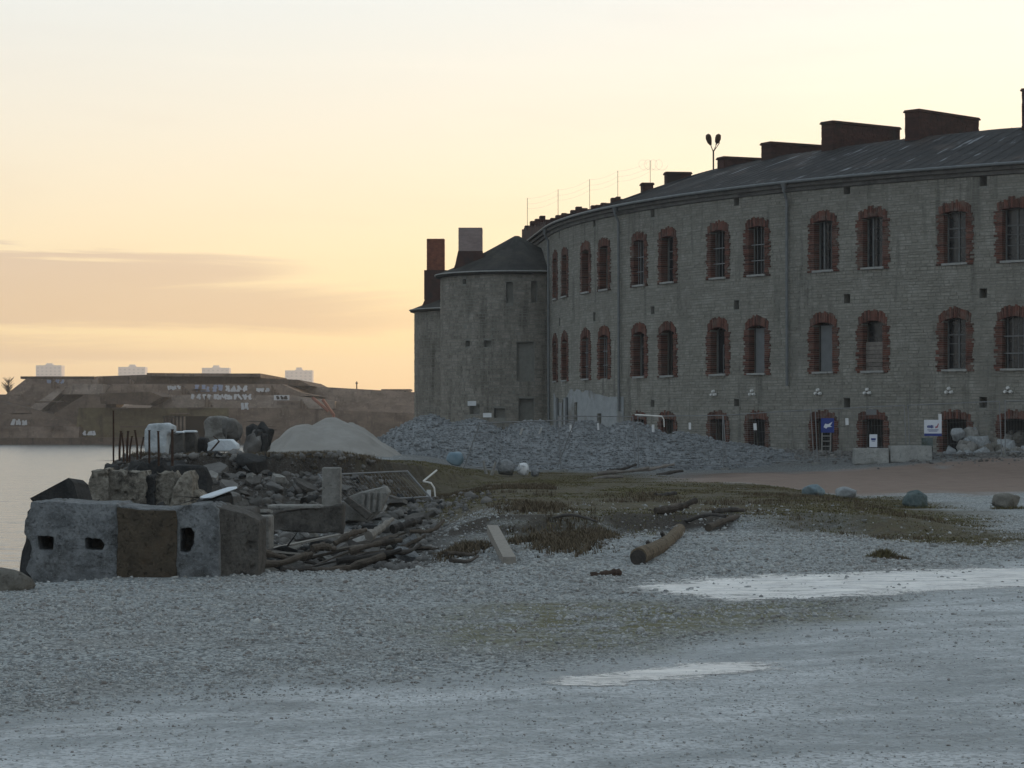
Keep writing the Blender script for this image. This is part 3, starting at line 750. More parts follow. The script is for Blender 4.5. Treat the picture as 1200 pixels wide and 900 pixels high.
def frame_mesh(kind, ow, h_, seed):
    r2 = random.Random(seed); mb = MB(); y = .36; fr = .055
    mb.box(-ow, -ow + fr, y, y + .08, .03, h_ - .02); mb.box(ow - fr, ow, y, y + .08, .03, h_ - .02)
    mb.box(-ow, ow, y + .003, y + .077, .03, .03 + fr); mb.box(-ow, ow, y + .003, y + .077, h_ - .02 - fr, h_ - .02)
    if kind == 'casement':
        mb.box(-.035, .035, y - .01, y + .07, .085, h_ - .07); mb.box(-ow + fr, ow - fr, y + .006, y + .066, h_ * .66, h_ * .66 + .06)
        for z in (.3, .5): mb.box(-ow + fr, ow - fr, y + .012, y + .05, h_ * z, h_ * z + .03)
    elif kind == 'single': mb.box(-.16, -.09, y - .16, y - .10, .06, h_ - .08)
    elif kind == 'half':
        for x in (-.1, .16, .38): mb.box(x - .022, x + .022, y + .01, y + .05, .08, h_ * .62)
        for z in (.1, .36, .62): mb.box(-.1, .38, y + .006, y + .046, h_ * z - .02, h_ * z + .02)
    return mb.mesh('window')
KIND = {('u', 0): 'casement', ('u', 1): 'casement', ('u', 2): 'single', ('u', 3): 'single', ('u', 4): 'grille', ('u', 5): 'grille', ('u', 6): 'casement', ('u', 7): 'grille',
        ('m', 0): 'grille', ('m', 1): 'casement', ('m', 2): 'planks', ('m', 3): 'board', ('m', 4): 'board', ('m', 5): 'half', ('m', 6): 'open', ('m', 7): 'casement'}
def place(me, name, mat, mat_world, par):
    o = link_mesh(name, me, mat); o.matrix_world = mat_world
    o.parent = par; o.matrix_parent_inverse = par.matrix_world.inverted() if par.parent is None else par.matrix_world.inverted()
    return o
bpy.context.view_layer.update()
frames = {}
for s, z0, h_, row, idx in WIN:
    p, n, d = wall_frame(s)
    # local x runs to the right as seen from outside, y inward
    W = Matrix(((-d.x, -n.x, 0, p.x), (-d.y, -n.y, 0, p.y), (0, 0, 1, z0), (0, 0, 0, 1)))
    kind = KIND.get((row, idx), rnd.choice(['casement', 'grille', 'open', 'single'])) if row != 'g' else 'door'
    ow = OW[row]; key = (kind if kind in ('casement', 'single', 'half') else 'plain', row)
    if key not in frames: frames[key] = frame_mesh(kind, ow, h_, 3)
    win = link_mesh('window' if row != 'g' else 'doorway', frames[key], M_PALEWOOD if kind in ('casement', 'single', 'half') and idx < 6 else M_DARKWOOD)
    win.parent = prison; win.matrix_parent_inverse = Matrix.Translation(-prison.location); win.matrix_basis = W
    def sub(me_, nm_, mt_, loc=None):
        o = link_mesh(nm_, me_, mt_); o.parent = win
        if loc is not None: o.location = loc
        return o
    sub(surr[row, rnd.randrange(4)], 'brick_surround', M_BRICK)
    if row != 'g' and rnd.random() < .85: sub(sills[rnd.randrange(3)], 'sill', M_SILL)
    if kind != 'open' or True:
        mb = MB()
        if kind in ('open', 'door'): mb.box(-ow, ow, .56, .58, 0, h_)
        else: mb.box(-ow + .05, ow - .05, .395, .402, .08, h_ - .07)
        sub(mb.mesh('pane'), 'pane' if row != 'g' else 'black_sheet', M_GLASS if row != 'g' else M_BLACK)  # ground-floor openings are filled with a plain black sheet
    if kind == 'grille':
        for x in (-.32, -.11, .11, .32):
            mb = MB(); mb.tube([(x, .14, -.02), (x, .14, h_)], .016, 5); sub(mb.mesh('bar'), 'bar', M_PALEWOOD if idx < 6 else M_STEEL)
        for z in (.3, .62):
            mb = MB(); mb.box(-ow, ow, .125, .155, h_ * z - .018, h_ * z + .018); sub(mb.mesh('cross_bar'), 'cross_bar', M_STEEL)
    if kind == 'planks':
        z = .04
        while z < h_ * .52:
            mb = MB(); mb.box(-ow + .02, ow - .02, .20 + rnd.uniform(-.01, .01), .23, z, z + .15, rnd.random()); sub(mb.mesh('plank'), 'plank', M_PLANK); z += .165
    if kind == 'board':
        mb = MB(); mb.box(-ow + .16, ow - .08, .25, .27, .05, h_ * .93, .7); sub(mb.mesh('board'), 'board', M_BOARD)
        mb = MB(); mb.box(ow - .24, ow - .19, .21, .24, .05, h_ * .9, .9); sub(mb.mesh('bar'), 'bar', M_PALEWOOD)
M_PORC = simple('porcelain', (.50, .50, .48), (.66, .66, .64), 5, .4, 0)
# insulator brackets below the middle windows
for s, z0, h_, row, idx in WIN:
    if row == 'm' and idx < 6:
        mb = MB()
        for q in range(3):
            c_ = WP(s + .12 + q * .11, 2.98 + (q % 2) * .14, .05); mb.tube([c_, WP(s + .12 + q * .11, 2.98 + (q % 2) * .14, .16)], [.075, .055], 6)
        mb.tube([WP(s + .05, 2.95, .06), WP(s + .42, 3.0, .06)], .018, 5)
        under(mb.build('insulator_bracket', M_PORC), prison)
# downpipes
for s, zb in ((10.55, 3.3), (22.9, 2.3), (35.0, 1.6), (-2.1, 3.0), (-14.5, 2.0)):
    mb = MB(); mb.tube([WP(s, 11.66, .36), WP(s, 11.35, .34), WP(s, 11.0, .16), WP(s, zb, .14)], .062, 8); pipe = under(mb.build('downpipe', M_ZINC), prison)
    mb = MB(); mb.tube([WP(s, 11.42, .30), WP(s, 11.68, .33)], [.08, .15], 8); under(mb.build('hopper', M_ZINC), pipe)
    for z_ in np.arange(zb + .6, 10.8, 1.9):
        mb = MB(); mb.tube([WP(s, z_ - .03, .14), WP(s, z_ + .03, .14)], .078, 8); under(mb.build('clip', M_ZINC), pipe)
# old plaster left on the foot of the wall
def patch(mb, s0, s1, z0, z1, seed, off=.04):
    n = 90
    top = [z1 + (fbm(np.array([s * .55]), np.array([0.0]), seed, 3)[0] - .5) * 1.1 for s in np.linspace(s0, s1, n)]
    for i in range(n - 1):
        a, b_ = np.linspace(s0, s1, n)[i], np.linspace(s0, s1, n)[i + 1]
        if any(h_[0] - .02 < (a + b_) / 2 < h_[1] + .02 and h_[3] > z0 and h_[2] < z1 for h_ in low):
            h_ = [q for q in low if q[0] - .02 < (a + b_) / 2 < q[1] + .02][0]; segs = [(z0, z0, h_[2], h_[2]), (h_[3], h_[3], top[i], top[i + 1])]
        else: segs = [(z0, z0, top[i], top[i + 1])]
        for (p0, p1, q0, q1) in segs:
            if q0 - p0 > .02: mb.quad(WP(a, p0, off), WP(b_, p1, off), WP(b_, q1, off), WP(a, q0, off))
mb = MB(); patch(mb, 22.6, 33.9, .2, 3.15, 9); under(raw_build(mb, 'plaster_patch', M_PLASTER, None), prison)
for s in (30.3, 32.4):
    mb = MB(); mb.tube([WP(s, .4, .12), WP(s, 3.0, .12)], .07, 7); under(mb.build('stand_pipe', M_ZINC), prison)
# flat repaired panel beside a doorway
# ---------------------------------------------------------------- the round corner tower and the one behind it
def round_tower(name, label, cx, cy, r, z_eave, z_apex, holes_, chim, chim_mat, seed, mat=M_TOWER, full=True):
    root = empty(name, (cx, cy, 0)); tag(root, label, 'tower'); r2 = random.Random(seed)
    def TP(s, z, off=0.0):
        a = s / r; return Vector((cx + (r + off) * math.sin(a), cy - (r + off) * math.cos(a), z))   # s=0 faces the camera side, grows to +x
    s0, s1 = -math.pi * r, math.pi * r
    mb = MB(); wall_sheet(mb, TP, s0, s1, -.6, z_eave, holes_, .5); under(raw_build(mb, 'wall', M_MORTAR, None), root)
    mb = MB(); stone_courses(mb, TP, -.62 * math.pi * r, .62 * math.pi * r, -.6, z_eave, holes_, r2, .09, .2, .15, .5)
    q = under(raw_build(mb, 'wall_stones', mat, None), root); tag(q, kind='stuff')
    mb = MB(); n = 48; rings = [(r + .02, z_eave - .02), (r + .26, z_eave + .02), (r + .28, z_eave + .15), (r + .05, z_eave + .24)]
    rings += [((r + .05) * (1 - f), z_eave + .24 + (z_apex - z_eave - .24) * (f ** 1.12)) for f in (.2, .4, .6, .8, .97)]
    for i in range(len(rings) - 1):
        for k in range(n):
            a, b_ = 2 * math.pi * k / n, 2 * math.pi * (k + 1) / n; (ra, za), (rb, zb) = rings[i], rings[i + 1]
            mb.quad((cx + ra * math.cos(a), cy + ra * math.sin(a), za), (cx + ra * math.cos(b_), cy + ra * math.sin(b_), za),
                    (cx + rb * math.cos(b_), cy + rb * math.sin(b_), zb), (cx + rb * math.cos(a), cy + rb * math.sin(a), zb), r2.random())
    rf = under(raw_build(mb, 'roof', M_ROOFDARK, None), root)
    mb = MB(); mb.tube([(cx + (r + .31) * math.cos(a), cy + (r + .31) * math.sin(a), z_eave + .13) for a in np.linspace(math.pi * .95, math.pi * 2.05, 40)], .035, 5); under(mb.build('eaves_flashing', M_SILL), rf)
    x0, x1, yc, zb, zk, zt, flare = chim
    mb = MB(); brick_wall_box(mb, Matrix.Translation((x0, yc, 0)), x1 - x0, (x1 - x0) * .95, zk, zt, r2, .08, .24)
    ch = under(mb.build('chimney', chim_mat), rf)
    mb = MB(); w = (x1 - x0) / 2; xc = (x0 + x1) / 2; lv = [(w + flare, zb), (w + flare * .45, zb + (zk - zb) * .45), (w + flare * .1, zk - .1), (w + .01, zk + .02)]
    for (wa, za), (wb, zb2) in zip(lv, lv[1:]):
        for (sx0, sy0), (sx1, sy1) in (((-1, -1), (1, -1)), ((1, -1), (1, 1)), ((1, 1), (-1, 1)), ((-1, 1), (-1, -1))):
            mb.quad((xc + sx0 * wa, yc + sy0 * wa, za), (xc + sx1 * wa, yc + sy1 * wa, za), (xc + sx1 * wb, yc + sy1 * wb, zb2), (xc + sx0 * wb, yc + sy0 * wb, zb2))
    under(mb.build('chimney_foot', M_CHIM), ch)
    return root, TP, r
def th(a, b_, z0, z1, d_=.3): return (a, b_, z0, z1, d_, True)
tower_holes = [th(-.55, -.2, 7.9, 9.0), th(.75, 1.05, 7.95, 9.05), th(-2.9, -2.6, 5.7, 6.0), th(-1.75, -1.35, 5.65, 6.0), th(-3.1, -2.85, 8.95, 9.2), th(.0, .9, 3.9, 5.9, .22), th(-2.6, -2.0, 2.2, 2.7), th(-1.2, -.6, 2.0, 2.5),
               th(.1, .9, 1.7, 3.0, .35)]
T1, TP1, r1 = round_tower('corner_tower', 'round limestone corner tower with dark conical roof and broad pale chimney', +.25, 122.6, 4.05, 9.42, 11.75, tower_holes,
            (-2.82, -1.55, 121.6, 9.5, 10.75, 12.0, .35), M_CHIMGREY, 31)
T2, TP2, r2_ = round_tower('far_tower', 'lower round tower behind, with a tall narrow red brick chimney', -2.35, 143.0, 3.7, 8.55, 10.6, [th(-.9, -.55, 5.2, 5.6)],
            (-5.25, -4.15, 142.2, 8.6, 9.6, 13.05, .45), simple('red_chimney', (.10, .035, .024), (.24, .085, .05), 3, .9, .02), 32)
mb = MB(); mb.box(-5.4, -3.98, 141.52, 142.9, 9.3, 11.1, .3); under(mb.build('chimney_base', M_CHIM), T2)
# grey notice plates on the tower foot

# ---------------------------------------------------------------- things on the roof
mb = MB(); LX, LY = (836 - 600) / FPX * 117, 117.0
lamp = empty('roof_lamp_post', (LX, LY, 13.1)); tag(lamp, 'thin roof lamp post carrying two upturned lamp heads', 'lamp post')
mb = MB(); mb.tube([(LX, LY, 12.9), (LX, LY, 14.6)], .03, 6); mb.tube([(LX, LY, 14.6), (LX, LY, 15.6)], .045, 6); under(mb.build('pole', M_RUST), lamp)
for sx in (-1, 1):
    mb = MB(); mb.tube([(LX, LY, 15.5), (LX + sx * .10, LY, 15.75), (LX + sx * .14, LY, 15.9)], .025, 6)
    mb2 = MB(); mb2.tube([(LX + sx * .13, LY, 15.85), (LX + sx * .19, LY, 16.0), (LX + sx * .24, LY, 16.2), (LX + sx * .26, LY, 16.36), (LX + sx * .25, LY, 16.42)], [.05, .12, .155, .13, .04], 9)
    arm = under(mb.build('arm', M_RUST), lamp); under(mb2.build('lamp_head', M_RUST, smooth=True), lamp)
mb = MB(); mb.tube([(LX + .03, LY, 15.55), (LX + .32, LY, 15.98)], .02, 5); under(mb.build('stay', M_RUST), lamp)
wf = empty('barbed_wire_fence', WP(40, 12.2)); tag(wf, 'thin posts with sagging barbed wire along the far roof edge', 'wire fence')
tops = []
for px, yt, yb, Y in ((618, 232, 262, 129), (654, 222, 250, 128), (691, 210, 240, 128), (724, 200, 232, 128), (762, 188, 214, 128)):
    a, b_ = at(px, yt, Y), at(px, yb + 6, Y); mb = MB(); mb.tube([b_, a], .014, 5); under(mb.build('post', M_RUST), wf); tops.append(a)
for f_ in (.98, .7, .45):
    mb = MB()
    for a, b_ in zip(tops, tops[1:]):
        pts = []
        for i in range(9):
            u = i / 8; q = a.lerp(b_, u); q.z -= (1 - f_) * 1.1 + .25 * u * (1 - u) * 2; pts.append(q)
        mb.tube(pts, .0025, 3, caps=False)
    under(mb.build('wire', M_RUST), wf)
mb = MB(); pts = []
for i in range(60):
    a = i / 59 * 2 * math.pi * 4; pts.append(tops[4] + Vector((-.5 + i / 59 * 1.2 + .28 * math.cos(a), .1 * math.sin(a), -.25 + .30 * math.sin(a))))
mb.tube(pts, .004, 3, caps=False); under(mb.build('wire_coil', M_RUST), wf)

# ---------------------------------------------------------------- concrete and stone makers
def remeshed(me, voxel, amp, freq, seed):
    """worn solid: voxel remesh and a rough skin"""
    o = bpy.data.objects.new('tmp', me); C.objects.link(o); md = o.modifiers.new('r', 'REMESH'); md.mode = 'VOXEL'; md.voxel_size = voxel
    dg = bpy.context.evaluated_depsgraph_get(); out = bpy.data.meshes.new_from_object(o.evaluated_get(dg)); bpy.data.objects.remove(o)
    n = len(out.vertices); co = np.empty(n * 3, np.float32); out.vertices.foreach_get('co', co); co = co.reshape(-1, 3)
    no = np.empty(n * 3, np.float32); out.vertices.foreach_get('normal', no); no = no.reshape(-1, 3)
    d = (fbm(co[:, 0] * freq + co[:, 1] * freq * .7, co[:, 2] * freq + co[:, 1] * freq * .6, seed, 4) - .5) * amp
    d = d - amp * 1.2 * sm(fbm(co[:, 0] * freq * .6 + 9 + co[:, 1], co[:, 2] * freq * .6, seed + 5, 3), .62, .8)
    co = co + no * d[:, None]; out.vertices.foreach_set('co', co.ravel()); out.materials.clear()
    fattr(out, 'tint', fbm(co[:, 0] * 2 + co[:, 1], co[:, 2] * 2, seed + 2)); out.update(); return out
def hull_mesh(dims, seed, n=16, box=.6, rough=.0):
    r2 = random.Random(seed); bm = bmesh.new()
    for i in range(n):
        v = Vector((r2.gauss(0, 1), r2.gauss(0, 1), r2.gauss(0, 1))).normalized(); m_ = max(abs(v.x), abs(v.y), abs(v.z)); v = v.lerp(v / m_, box)
        bm.verts.new((v.x * dims[0] / 2, v.y * dims[1] / 2, (v.z * .5 + .5) * dims[2]))
    bmesh.ops.convex_hull(bm, input=bm.verts)
    bmesh.ops.delete(bm, geom=[v for v in bm.verts if not v.link_faces], context='VERTS')
    if rough:
        bmesh.ops.bevel(bm, geom=list(bm.edges), offset=min(dims) * .05, segments=1, affect='EDGES')
        bmesh.ops.triangulate(bm, faces=list(bm.faces)); bmesh.ops.subdivide_edges(bm, edges=list(bm.edges), cuts=1)
        for v in bm.verts:
            a = (vnoise(v.co.x * 7 + v.co.y * 5 + seed, v.co.z * 7 + v.co.y * 3, seed) - .5) * rough * min(dims); v.co += v.co.normalized() * float(a)
    me = bpy.data.meshes.new('rock'); bm.to_mesh(me); bm.free()
    t_ = r2.random(); fattr(me, 'tint', np.full(len(me.vertices), t_)); return me
def rock(name, x, y, dims, seed, mat, label, cat='rock', group=None, rz=None, z=None, tilt=(0, 0), n=16, box=.6, rough=.25, sink=.18, parent=None):
    me = hull_mesh(dims, seed, n, box, rough); o = link_mesh(name, me, mat, parent)
    o.location = (x, y, (gz(x, y) if z is None else z) - sink * dims[2]); o.rotation_euler = (tilt[0], tilt[1], seed * 1.7 if rz is None else rz)
    if parent is None: tag(o, label, cat, group)
    return o
def concrete(name, lo, hi, third, scale=2.0, bd=.03):
    m, t, b, pos = material(name, .93, .2)
    pos = t.node('ShaderNodeTexCoord').outputs['Object']
    n = t.noise(pos, scale * 1.6, 8, .72); f = t.math('ADD', t.math('MULTIPLY', t.sstep(n, .32, .68), .65), t.math('MULTIPLY', tint_of(t), .35), clamp=True)
    c = t.mix(f, lo, hi)
    c = t.mix(t.sstep(t.noise(pos, scale * .45, 7, .7), .5, .66), c, third)
    pit = t.sstep(t.noise(pos, scale * 9, 6, .75), .56, .68)
    c = t.mix(t.math('MULTIPLY', pit, .55), c, tuple(.45 * q for q in lo))
    spk = t.sstep(t.vor(pos, scale * 14), .30, .12)
    c = t.mix(t.math('MULTIPLY', spk, .35), c, tuple(min(1, 1.35 * q) for q in hi))
    t.l.new(c, b.inputs['Base Color'])
    h = t.math('SUBTRACT', t.noise(pos, scale * 6, 8, .75), t.math('MULTIPLY', pit, .5))
    bump(t, b, h, bd * 1.6); return m
M_CONC = concrete('old_concrete', (.12, .128, .132), (.37, .385, .395), (.11, .112, .108), 3.4, .05)
M_CONCB = concrete('brown_concrete', (.055, .045, .034), (.125, .10, .072), (.10, .068, .042), 2.5, .04)
M_CONCD = concrete('dark_concrete', (.075, .07, .064), (.155, .145, .13), (.06, .055, .05), 3)
M_CONCP = concrete('pale_concrete', (.20, .195, .18), (.34, .33, .305), (.16, .15, .135), 3)
M_BARRIER = concrete('barrier_concrete', (.22, .225, .215), (.36, .36, .34), (.19, .19, .175), 2)
M_QUAY = concrete('quay_stone', (.13, .115, .092), (.56, .51, .43), (.06, .053, .045), 3.5, .06)
M_DARKROCK = concrete('wet_rock', (.020, .021, .022), (.07, .07, .068), (.03, .03, .03), 3, .03)
M_BOULDER = concrete('field_boulder', (.20, .215, .22), (.42, .44, .45), (.17, .175, .165), 3, .03)
M_BLUEROCK = concrete('bluish_boulder', (.13, .19, .22), (.26, .33, .36), (.22, .23, .22), 3, .03)
M_TEAL = concrete('mossy_boulder', (.07, .10, .10), (.17, .21, .21), (.07, .085, .06), 3, .03)
M_BROWNROCK = concrete('brown_boulder', (.12, .115, .10), (.24, .225, .195), (.10, .09, .07), 3, .03)
m, t, b, pos = material('snow_crust', .7, .3)
t.l.new(t.mix(t.noise(pos, 7, 5, .7), (.42, .47, .51), (.70, .73, .75)), b.inputs['Base Color']); bump(t, b, t.noise(pos, 18, 5), .02); M_SNOW = m

# ---------------------------------------------------------------- gun shelter block at the water's edge
BY = 27.7
def bl(px, py): q = at(px, py, BY); return q.x, q.z
bunker = empty('concrete_shelter', (at(165, 640, BY).x, BY, 0)); tag(bunker, 'broken low concrete shelter with loophole slots at the water edge', 'shelter')
def extruded(poly, y0, y1, slots):
    """solid with slots cut right through; slots are rounded boxes"""
    mb = MB(); mb.prism(poly, lambda x, z: Vector((x, y0, z)), lambda x, z: Vector((x, y1, z))); me = mb.mesh('solid')
    if not slots: return me
    o = bpy.data.objects.new('tmp', me); C.objects.link(o); cut = []
    for sp in slots:
        c = MB(); c.prism(sp, lambda x, z: Vector((x, y0 - .2, z)), lambda x, z: Vector((x, y0 + .75, z))); q = bpy.data.objects.new('cut', c.mesh()); C.objects.link(q); cut.append(q)
        md = o.modifiers.new('b', 'BOOLEAN'); md.operation = 'DIFFERENCE'; md.object = q; md.solver = 'EXACT'
    dg = bpy.context.evaluated_depsgraph_get(); out = bpy.data.meshes.new_from_object(o.evaluated_get(dg))
    for q in cut + [o]: bpy.data.objects.remove(q)
    return out
P = lambda L: [bl(*p) for p in L]
front = P([(36, 588), (60, 587), (95, 590), (138, 590), (140, 593), (170, 596), (206, 596), (209, 594), (225, 591), (247, 590), (256, 596), (258, 690), (40, 690), (36, 676), (30, 668), (34, 655), (37, 643), (35, 634), (28, 625), (29, 610), (34, 600)])
s1 = P([(43, 628), (63, 629), (62, 645), (46, 644)]); s2 = P([(99, 630), (118, 632), (123, 638), (120, 645), (100, 644)])
s3 = P([(211, 620), (222, 618), (228, 624), (227, 638), (221, 646), (211, 646)])
under(link_mesh('loophole_wall', remeshed(extruded(front, BY, BY + 1.0, [s1, s2, s3]), .014, .014, 14, 3), M_CONC), bunker)
brown = P([(137, 594), (168, 598), (206, 598), (208, 610), (207, 690), (136, 690), (138, 640)])
under(link_mesh('brown_panel', remeshed(extruded(brown, BY - .03, BY + .1, []), .011, .010, 9, 9), M_CONCB), bunker)
xq = bl(246, 600)[0]
def endface(x, z): return Vector((x, BY + .015 + max(0, x - xq) * .8, z))
mb = MB(); mb.prism(P([(246, 592), (262, 597), (285, 603), (298, 612), (299, 640), (297, 690), (244, 690)]), endface, lambda x, z: Vector((x, BY + 1.3, z)))
under(link_mesh('end_block', remeshed(mb.mesh(), .016, .035, 9, 15), M_CONCD), bunker)
mb = MB(); x0, z0 = bl(36, 590); x1, z1 = bl(290, 690); mb.box(x0 + .25, x1 - .1, BY + .5, BY + 2.2, -1.4, .78); under(link_mesh('rear_mass', remeshed(mb.mesh(), .05, .1, 2, 8), M_CONCD, smooth=True), bunker)

SH = 'rocks beside the shelter'
rock('boulder', *spot(5, 690)[:2], (.75, .5, .42), 3, M_BROWNROCK, 'rounded brown boulder on the gravel edge left of the concrete shelter', 'boulder', n=26, box=.15, rough=.15, z=-.16, sink=0, rz=.3)
# dark slab leaning on rubble behind the shelter
slab = MB(); Yd = 33.0
sp = [at(35, 584, Yd), at(80, 560, Yd), at(86, 565, Yd), at(93, 589, Yd), at(70, 592, Yd), at(40, 590, Yd)]
slab.prism([(q.x, q.z) for q in sp], lambda x, z: Vector((x, Yd, z)), lambda x, z: Vector((x + .08, Yd + .7, z - .05)))
o = slab.build('tilted_slab', M_DARKROCK); tag(o, 'dark tilted slab poking up behind the concrete shelter', 'slab')
for i, (px, py, w) in enumerate(((60, 600, .9), (110, 602, 1.0), (85, 606, .8), (150, 606, 1.0), (185, 612, .9))):
    q = at(px, py, 33.4); rock('rubble_rock', q.x, q.y, (w, .8, 2.2 + .0), 60 + i, M_DARKROCK, 'dark wet rock heaped in the water behind the shelter', group='dark rocks behind the shelter', z=-1.5, sink=0, n=20)
# ruined quay wall of upright blocks
quay = empty('ruined_quay', (at(160, 560, 38).x, 38, 0)); tag(quay, 'ruined quay wall of jagged upright pale stone blocks', 'ruined wall')
for i, (xa, xb, ya, yb, lean) in enumerate(((104, 128, 551, 549, -.10), (124, 146, 549, 553, .02), (145, 172, 552, 552, .0), (170, 182, 556, 556, .0), (180, 206, 552, 552, -.02), (203, 226, 566, 552, .12), (222, 240, 574, 580, .1))):
    Yq = 38 + .12 * math.sin(i * 2.1); a, b_, c_ = at(xa, ya, Yq), at(xb, yb, Yq), at(xa, 660, Yq); h0, h1 = a.z, b_.z
    mb = MB(); poly = [(a.x + lean * .3 - .12, -1.7), (b_.x + lean * .2, -1.7), (b_.x - .01, h1 - .12), (b_.x - .06, h1), ((a.x + b_.x) / 2, max(h0, h1) - .03), (a.x + .05, h0), (a.x + .0, h0 - .1), (a.x - .06, .4)]
    mb.prism(poly, lambda x, z: Vector((x, Yq, z)), lambda x, z: Vector((x, Yq + .8, z)))
    under(link_mesh('block', remeshed(mb.mesh(), .016, .045, 12, 20 + i), M_QUAY if i != 3 else M_DARKROCK), quay)
# wave spray by the quay as a solid white lump, slab with snow
def snow_on(name, px, py, Y, dims, seed, label, capf=.35, rockmat=M_DARKROCK, z=None, tilt=(0, 0)):
    q = at(px, py, Y); root = empty(name, (q.x, q.y, q.z - dims[2])); tag(root, label, 'rock', )
    me = hull_mesh(dims, seed, 18, .75, .2); o = link_mesh('stone', me, rockmat, root); o.rotation_euler = (tilt[0], tilt[1], .2)
    me2 = hull_mesh((dims[0] * 1.0, dims[1] * .98, dims[2] * capf), seed + 1, 18, .5, .5); s_ = link_mesh('snow_cap', me2, M_SNOW, root); s_.location = (0, 0, dims[2] * (1 - capf * .55)); s_.rotation_euler = (tilt[0], tilt[1], .2)
    return root
o = link_mesh('spray_lump', hull_mesh((.55, .5, .5), 71, 30, .1, .35), M_SNOW, smooth=True); q = at(152, 596, 31.5); o.location = (q.x + .02, q.y, .22); tag(o, 'soft white lump of wave spray between the shelter and the quay', 'spray')
q = at(152, 596, 31.5); rock('rubble_rock', q.x, q.y + .1, (.9, .8, 1.9), 66, M_DARKROCK, 'dark wet rock heaped in the water behind the shelter', group='dark rocks behind the shelter', z=-1.6, sink=0, n=20)
snow_on('snowy_slab', 256, 578, 31.5, (.56, .6, .34), 72, 'dark broken slab with a white snowy top by the shelter end', .22, tilt=(0, -.30))
rock('rubble_rock', at(256, 600, 31.6).x, 31.7, (.7, .7, .62), 73, M_DARKROCK, 'dark low rock propping up the snowy slab', z=.0, sink=0)
snow_on('snowy_stone', 283, 597, 31.0, (.30, .3, .14), 74, 'small flat stone dusted white beside the snowy slab', .6)

# ---------------------------------------------------------------- shore bank: ledge, steel stubs, snowy rocks
LEDGE = 'dark ledge rocks under the steel stubs'
for i, (px, py, Y, w, h_) in enumerate(((132, 545, 47, .7, .9), (150, 543, 47.5, .8, .9), (168, 541, 48, .7, .9), (186, 540, 48.3, .7, .9), (203, 540, 48.5, .7, .9), (222, 546, 48, .6, .7), (118, 556, 46, .6, 1.2), (140, 560, 46, .7, 1.2), (163, 560, 46.3, .7, 1.1), (190, 560, 46, .8, 1.1), (215, 562, 46, .7, 1.0))):
    q = at(px, py, Y); rock('ledge_rock', q.x, q.y, (w, .9, h_ + .9), 90 + i, M_DARKROCK, 'dark square rock in the ledge below the rusty steel stubs', group=LEDGE, z=q.z - h_ - .85, sink=0, n=18, box=.8, rough=.15)
ST = 'rusty steel stubs on the ledge'
for i, (px, yt, yb, lean, r_) in enumerate(((133, 481, 536, .0, .020), (140, 505, 534, .03, .024), (145, 507, 536, -.04, .020), (149, 505, 535, .02, .026), (152, 511, 535, .05, .02), (161, 504, 533, -.05, .022), (165, 512, 532, .06, .016),
                                            (175, 504, 537, .0, .024), (186, 505, 540, -.01, .026), (202, 503, 540, .0, .030))):
    a, b_ = at(px, yt, 47.2), at(px, yb + 6, 47.2); mb = MB(); mb.tube([b_, b_.lerp(a, .5) + Vector((lean * .1, 0, 0)), a + Vector((lean, 0, 0))], [r_, r_, r_ * .9], 6)
    mb.tube([a + Vector((lean, 0, -.015)), a + Vector((lean, 0, 0))], r_ * 1.25, 6); o = mb.build('steel_stub', M_RUST)
    tag(o, 'tall thin rusty steel post, highest on the ledge' if i == 0 else 'short rusty steel stub standing on the dark ledge', 'steel post', None if i == 0 else ST)
def icy(name, pts, Y, depth, label, mat=M_SNOW, vox=.03, amp=.04, cat='rock'):
    mb = MB(); mb.prism([(at(x, y, Y).x, at(x, y, Y).z) for x, y in pts], lambda x, z: Vector((x, Y, z)), lambda x, z: Vector((x, Y + depth, z)))
    o = link_mesh(name, remeshed(mb.mesh(), vox, amp, 4, len(pts) + int(Y)), mat, smooth=True); tag(o, label, cat); return o
icy('icy_block', [(170, 535), (169, 503), (173, 497), (195, 496), (203, 499), (203, 507), (196, 508), (194, 535)], 55, .6, 'tall block sheathed in white ice behind the steel stubs', simple('icy_stone', (.22, .25, .27), (.68, .71, .72), 4, .6, .03), .03, .06)
for i, (xa, xb, yt, mt) in enumerate(((196, 216, 507, M_CONCD), (212, 230, 506, M_CONCD), (226, 243, 513, M_DARKROCK))):
    icy('ledge_block', [(xa, 536), (xa, yt + 4), (xa + 3, yt), (xb - 2, yt), (xb, yt + 5), (xb, 536)], 56.5 + i * .3, .6, ['dark block with frosty top next to the icy block', 'second frosty topped block, between two dark ones', 'plain dark block beside the flat snow slab'][i], mt, .035, .07)
    if i < 2: icy('frost_cap', [(xa + 1, yt + 1), (xa + 2, yt - 1.5), (xb - 2, yt - 1.5), (xb - 1, yt + 1)], 56.42 + i * .3, .5, ['white frost crust lying on the dark block by the icy block', 'white frost crust lying on the second dark block'][i], M_SNOW, .02, .01, 'frost')
icy('snow_slab', [(242, 529), (243, 519), (252, 515), (270, 515), (277, 521), (278, 527), (268, 529)], 56, .7, 'low flat slab thick with white snow at the bank edge', M_SNOW, .025, .03)
mb = MB(); mb.tube([at(236, 541, 55.8), at(257, 517, 55.8)], .022, 5); mb.tube([at(257, 517, 55.8), at(250, 511, 55.9)], .012, 5); tag(mb.build('leaning_rod', M_RUST), 'dark rusty rod leaning over the flat snow slab', 'steel rod')
icy('squat_pillar', [(240, 525), (239, 494), (244, 488), (262, 488), (268, 493), (269, 525)], 64, .8, 'squat weathered stone pillar stump on the bank top', M_CONCP, .04, .08)
rub = 'rubble chunks on the bank top'
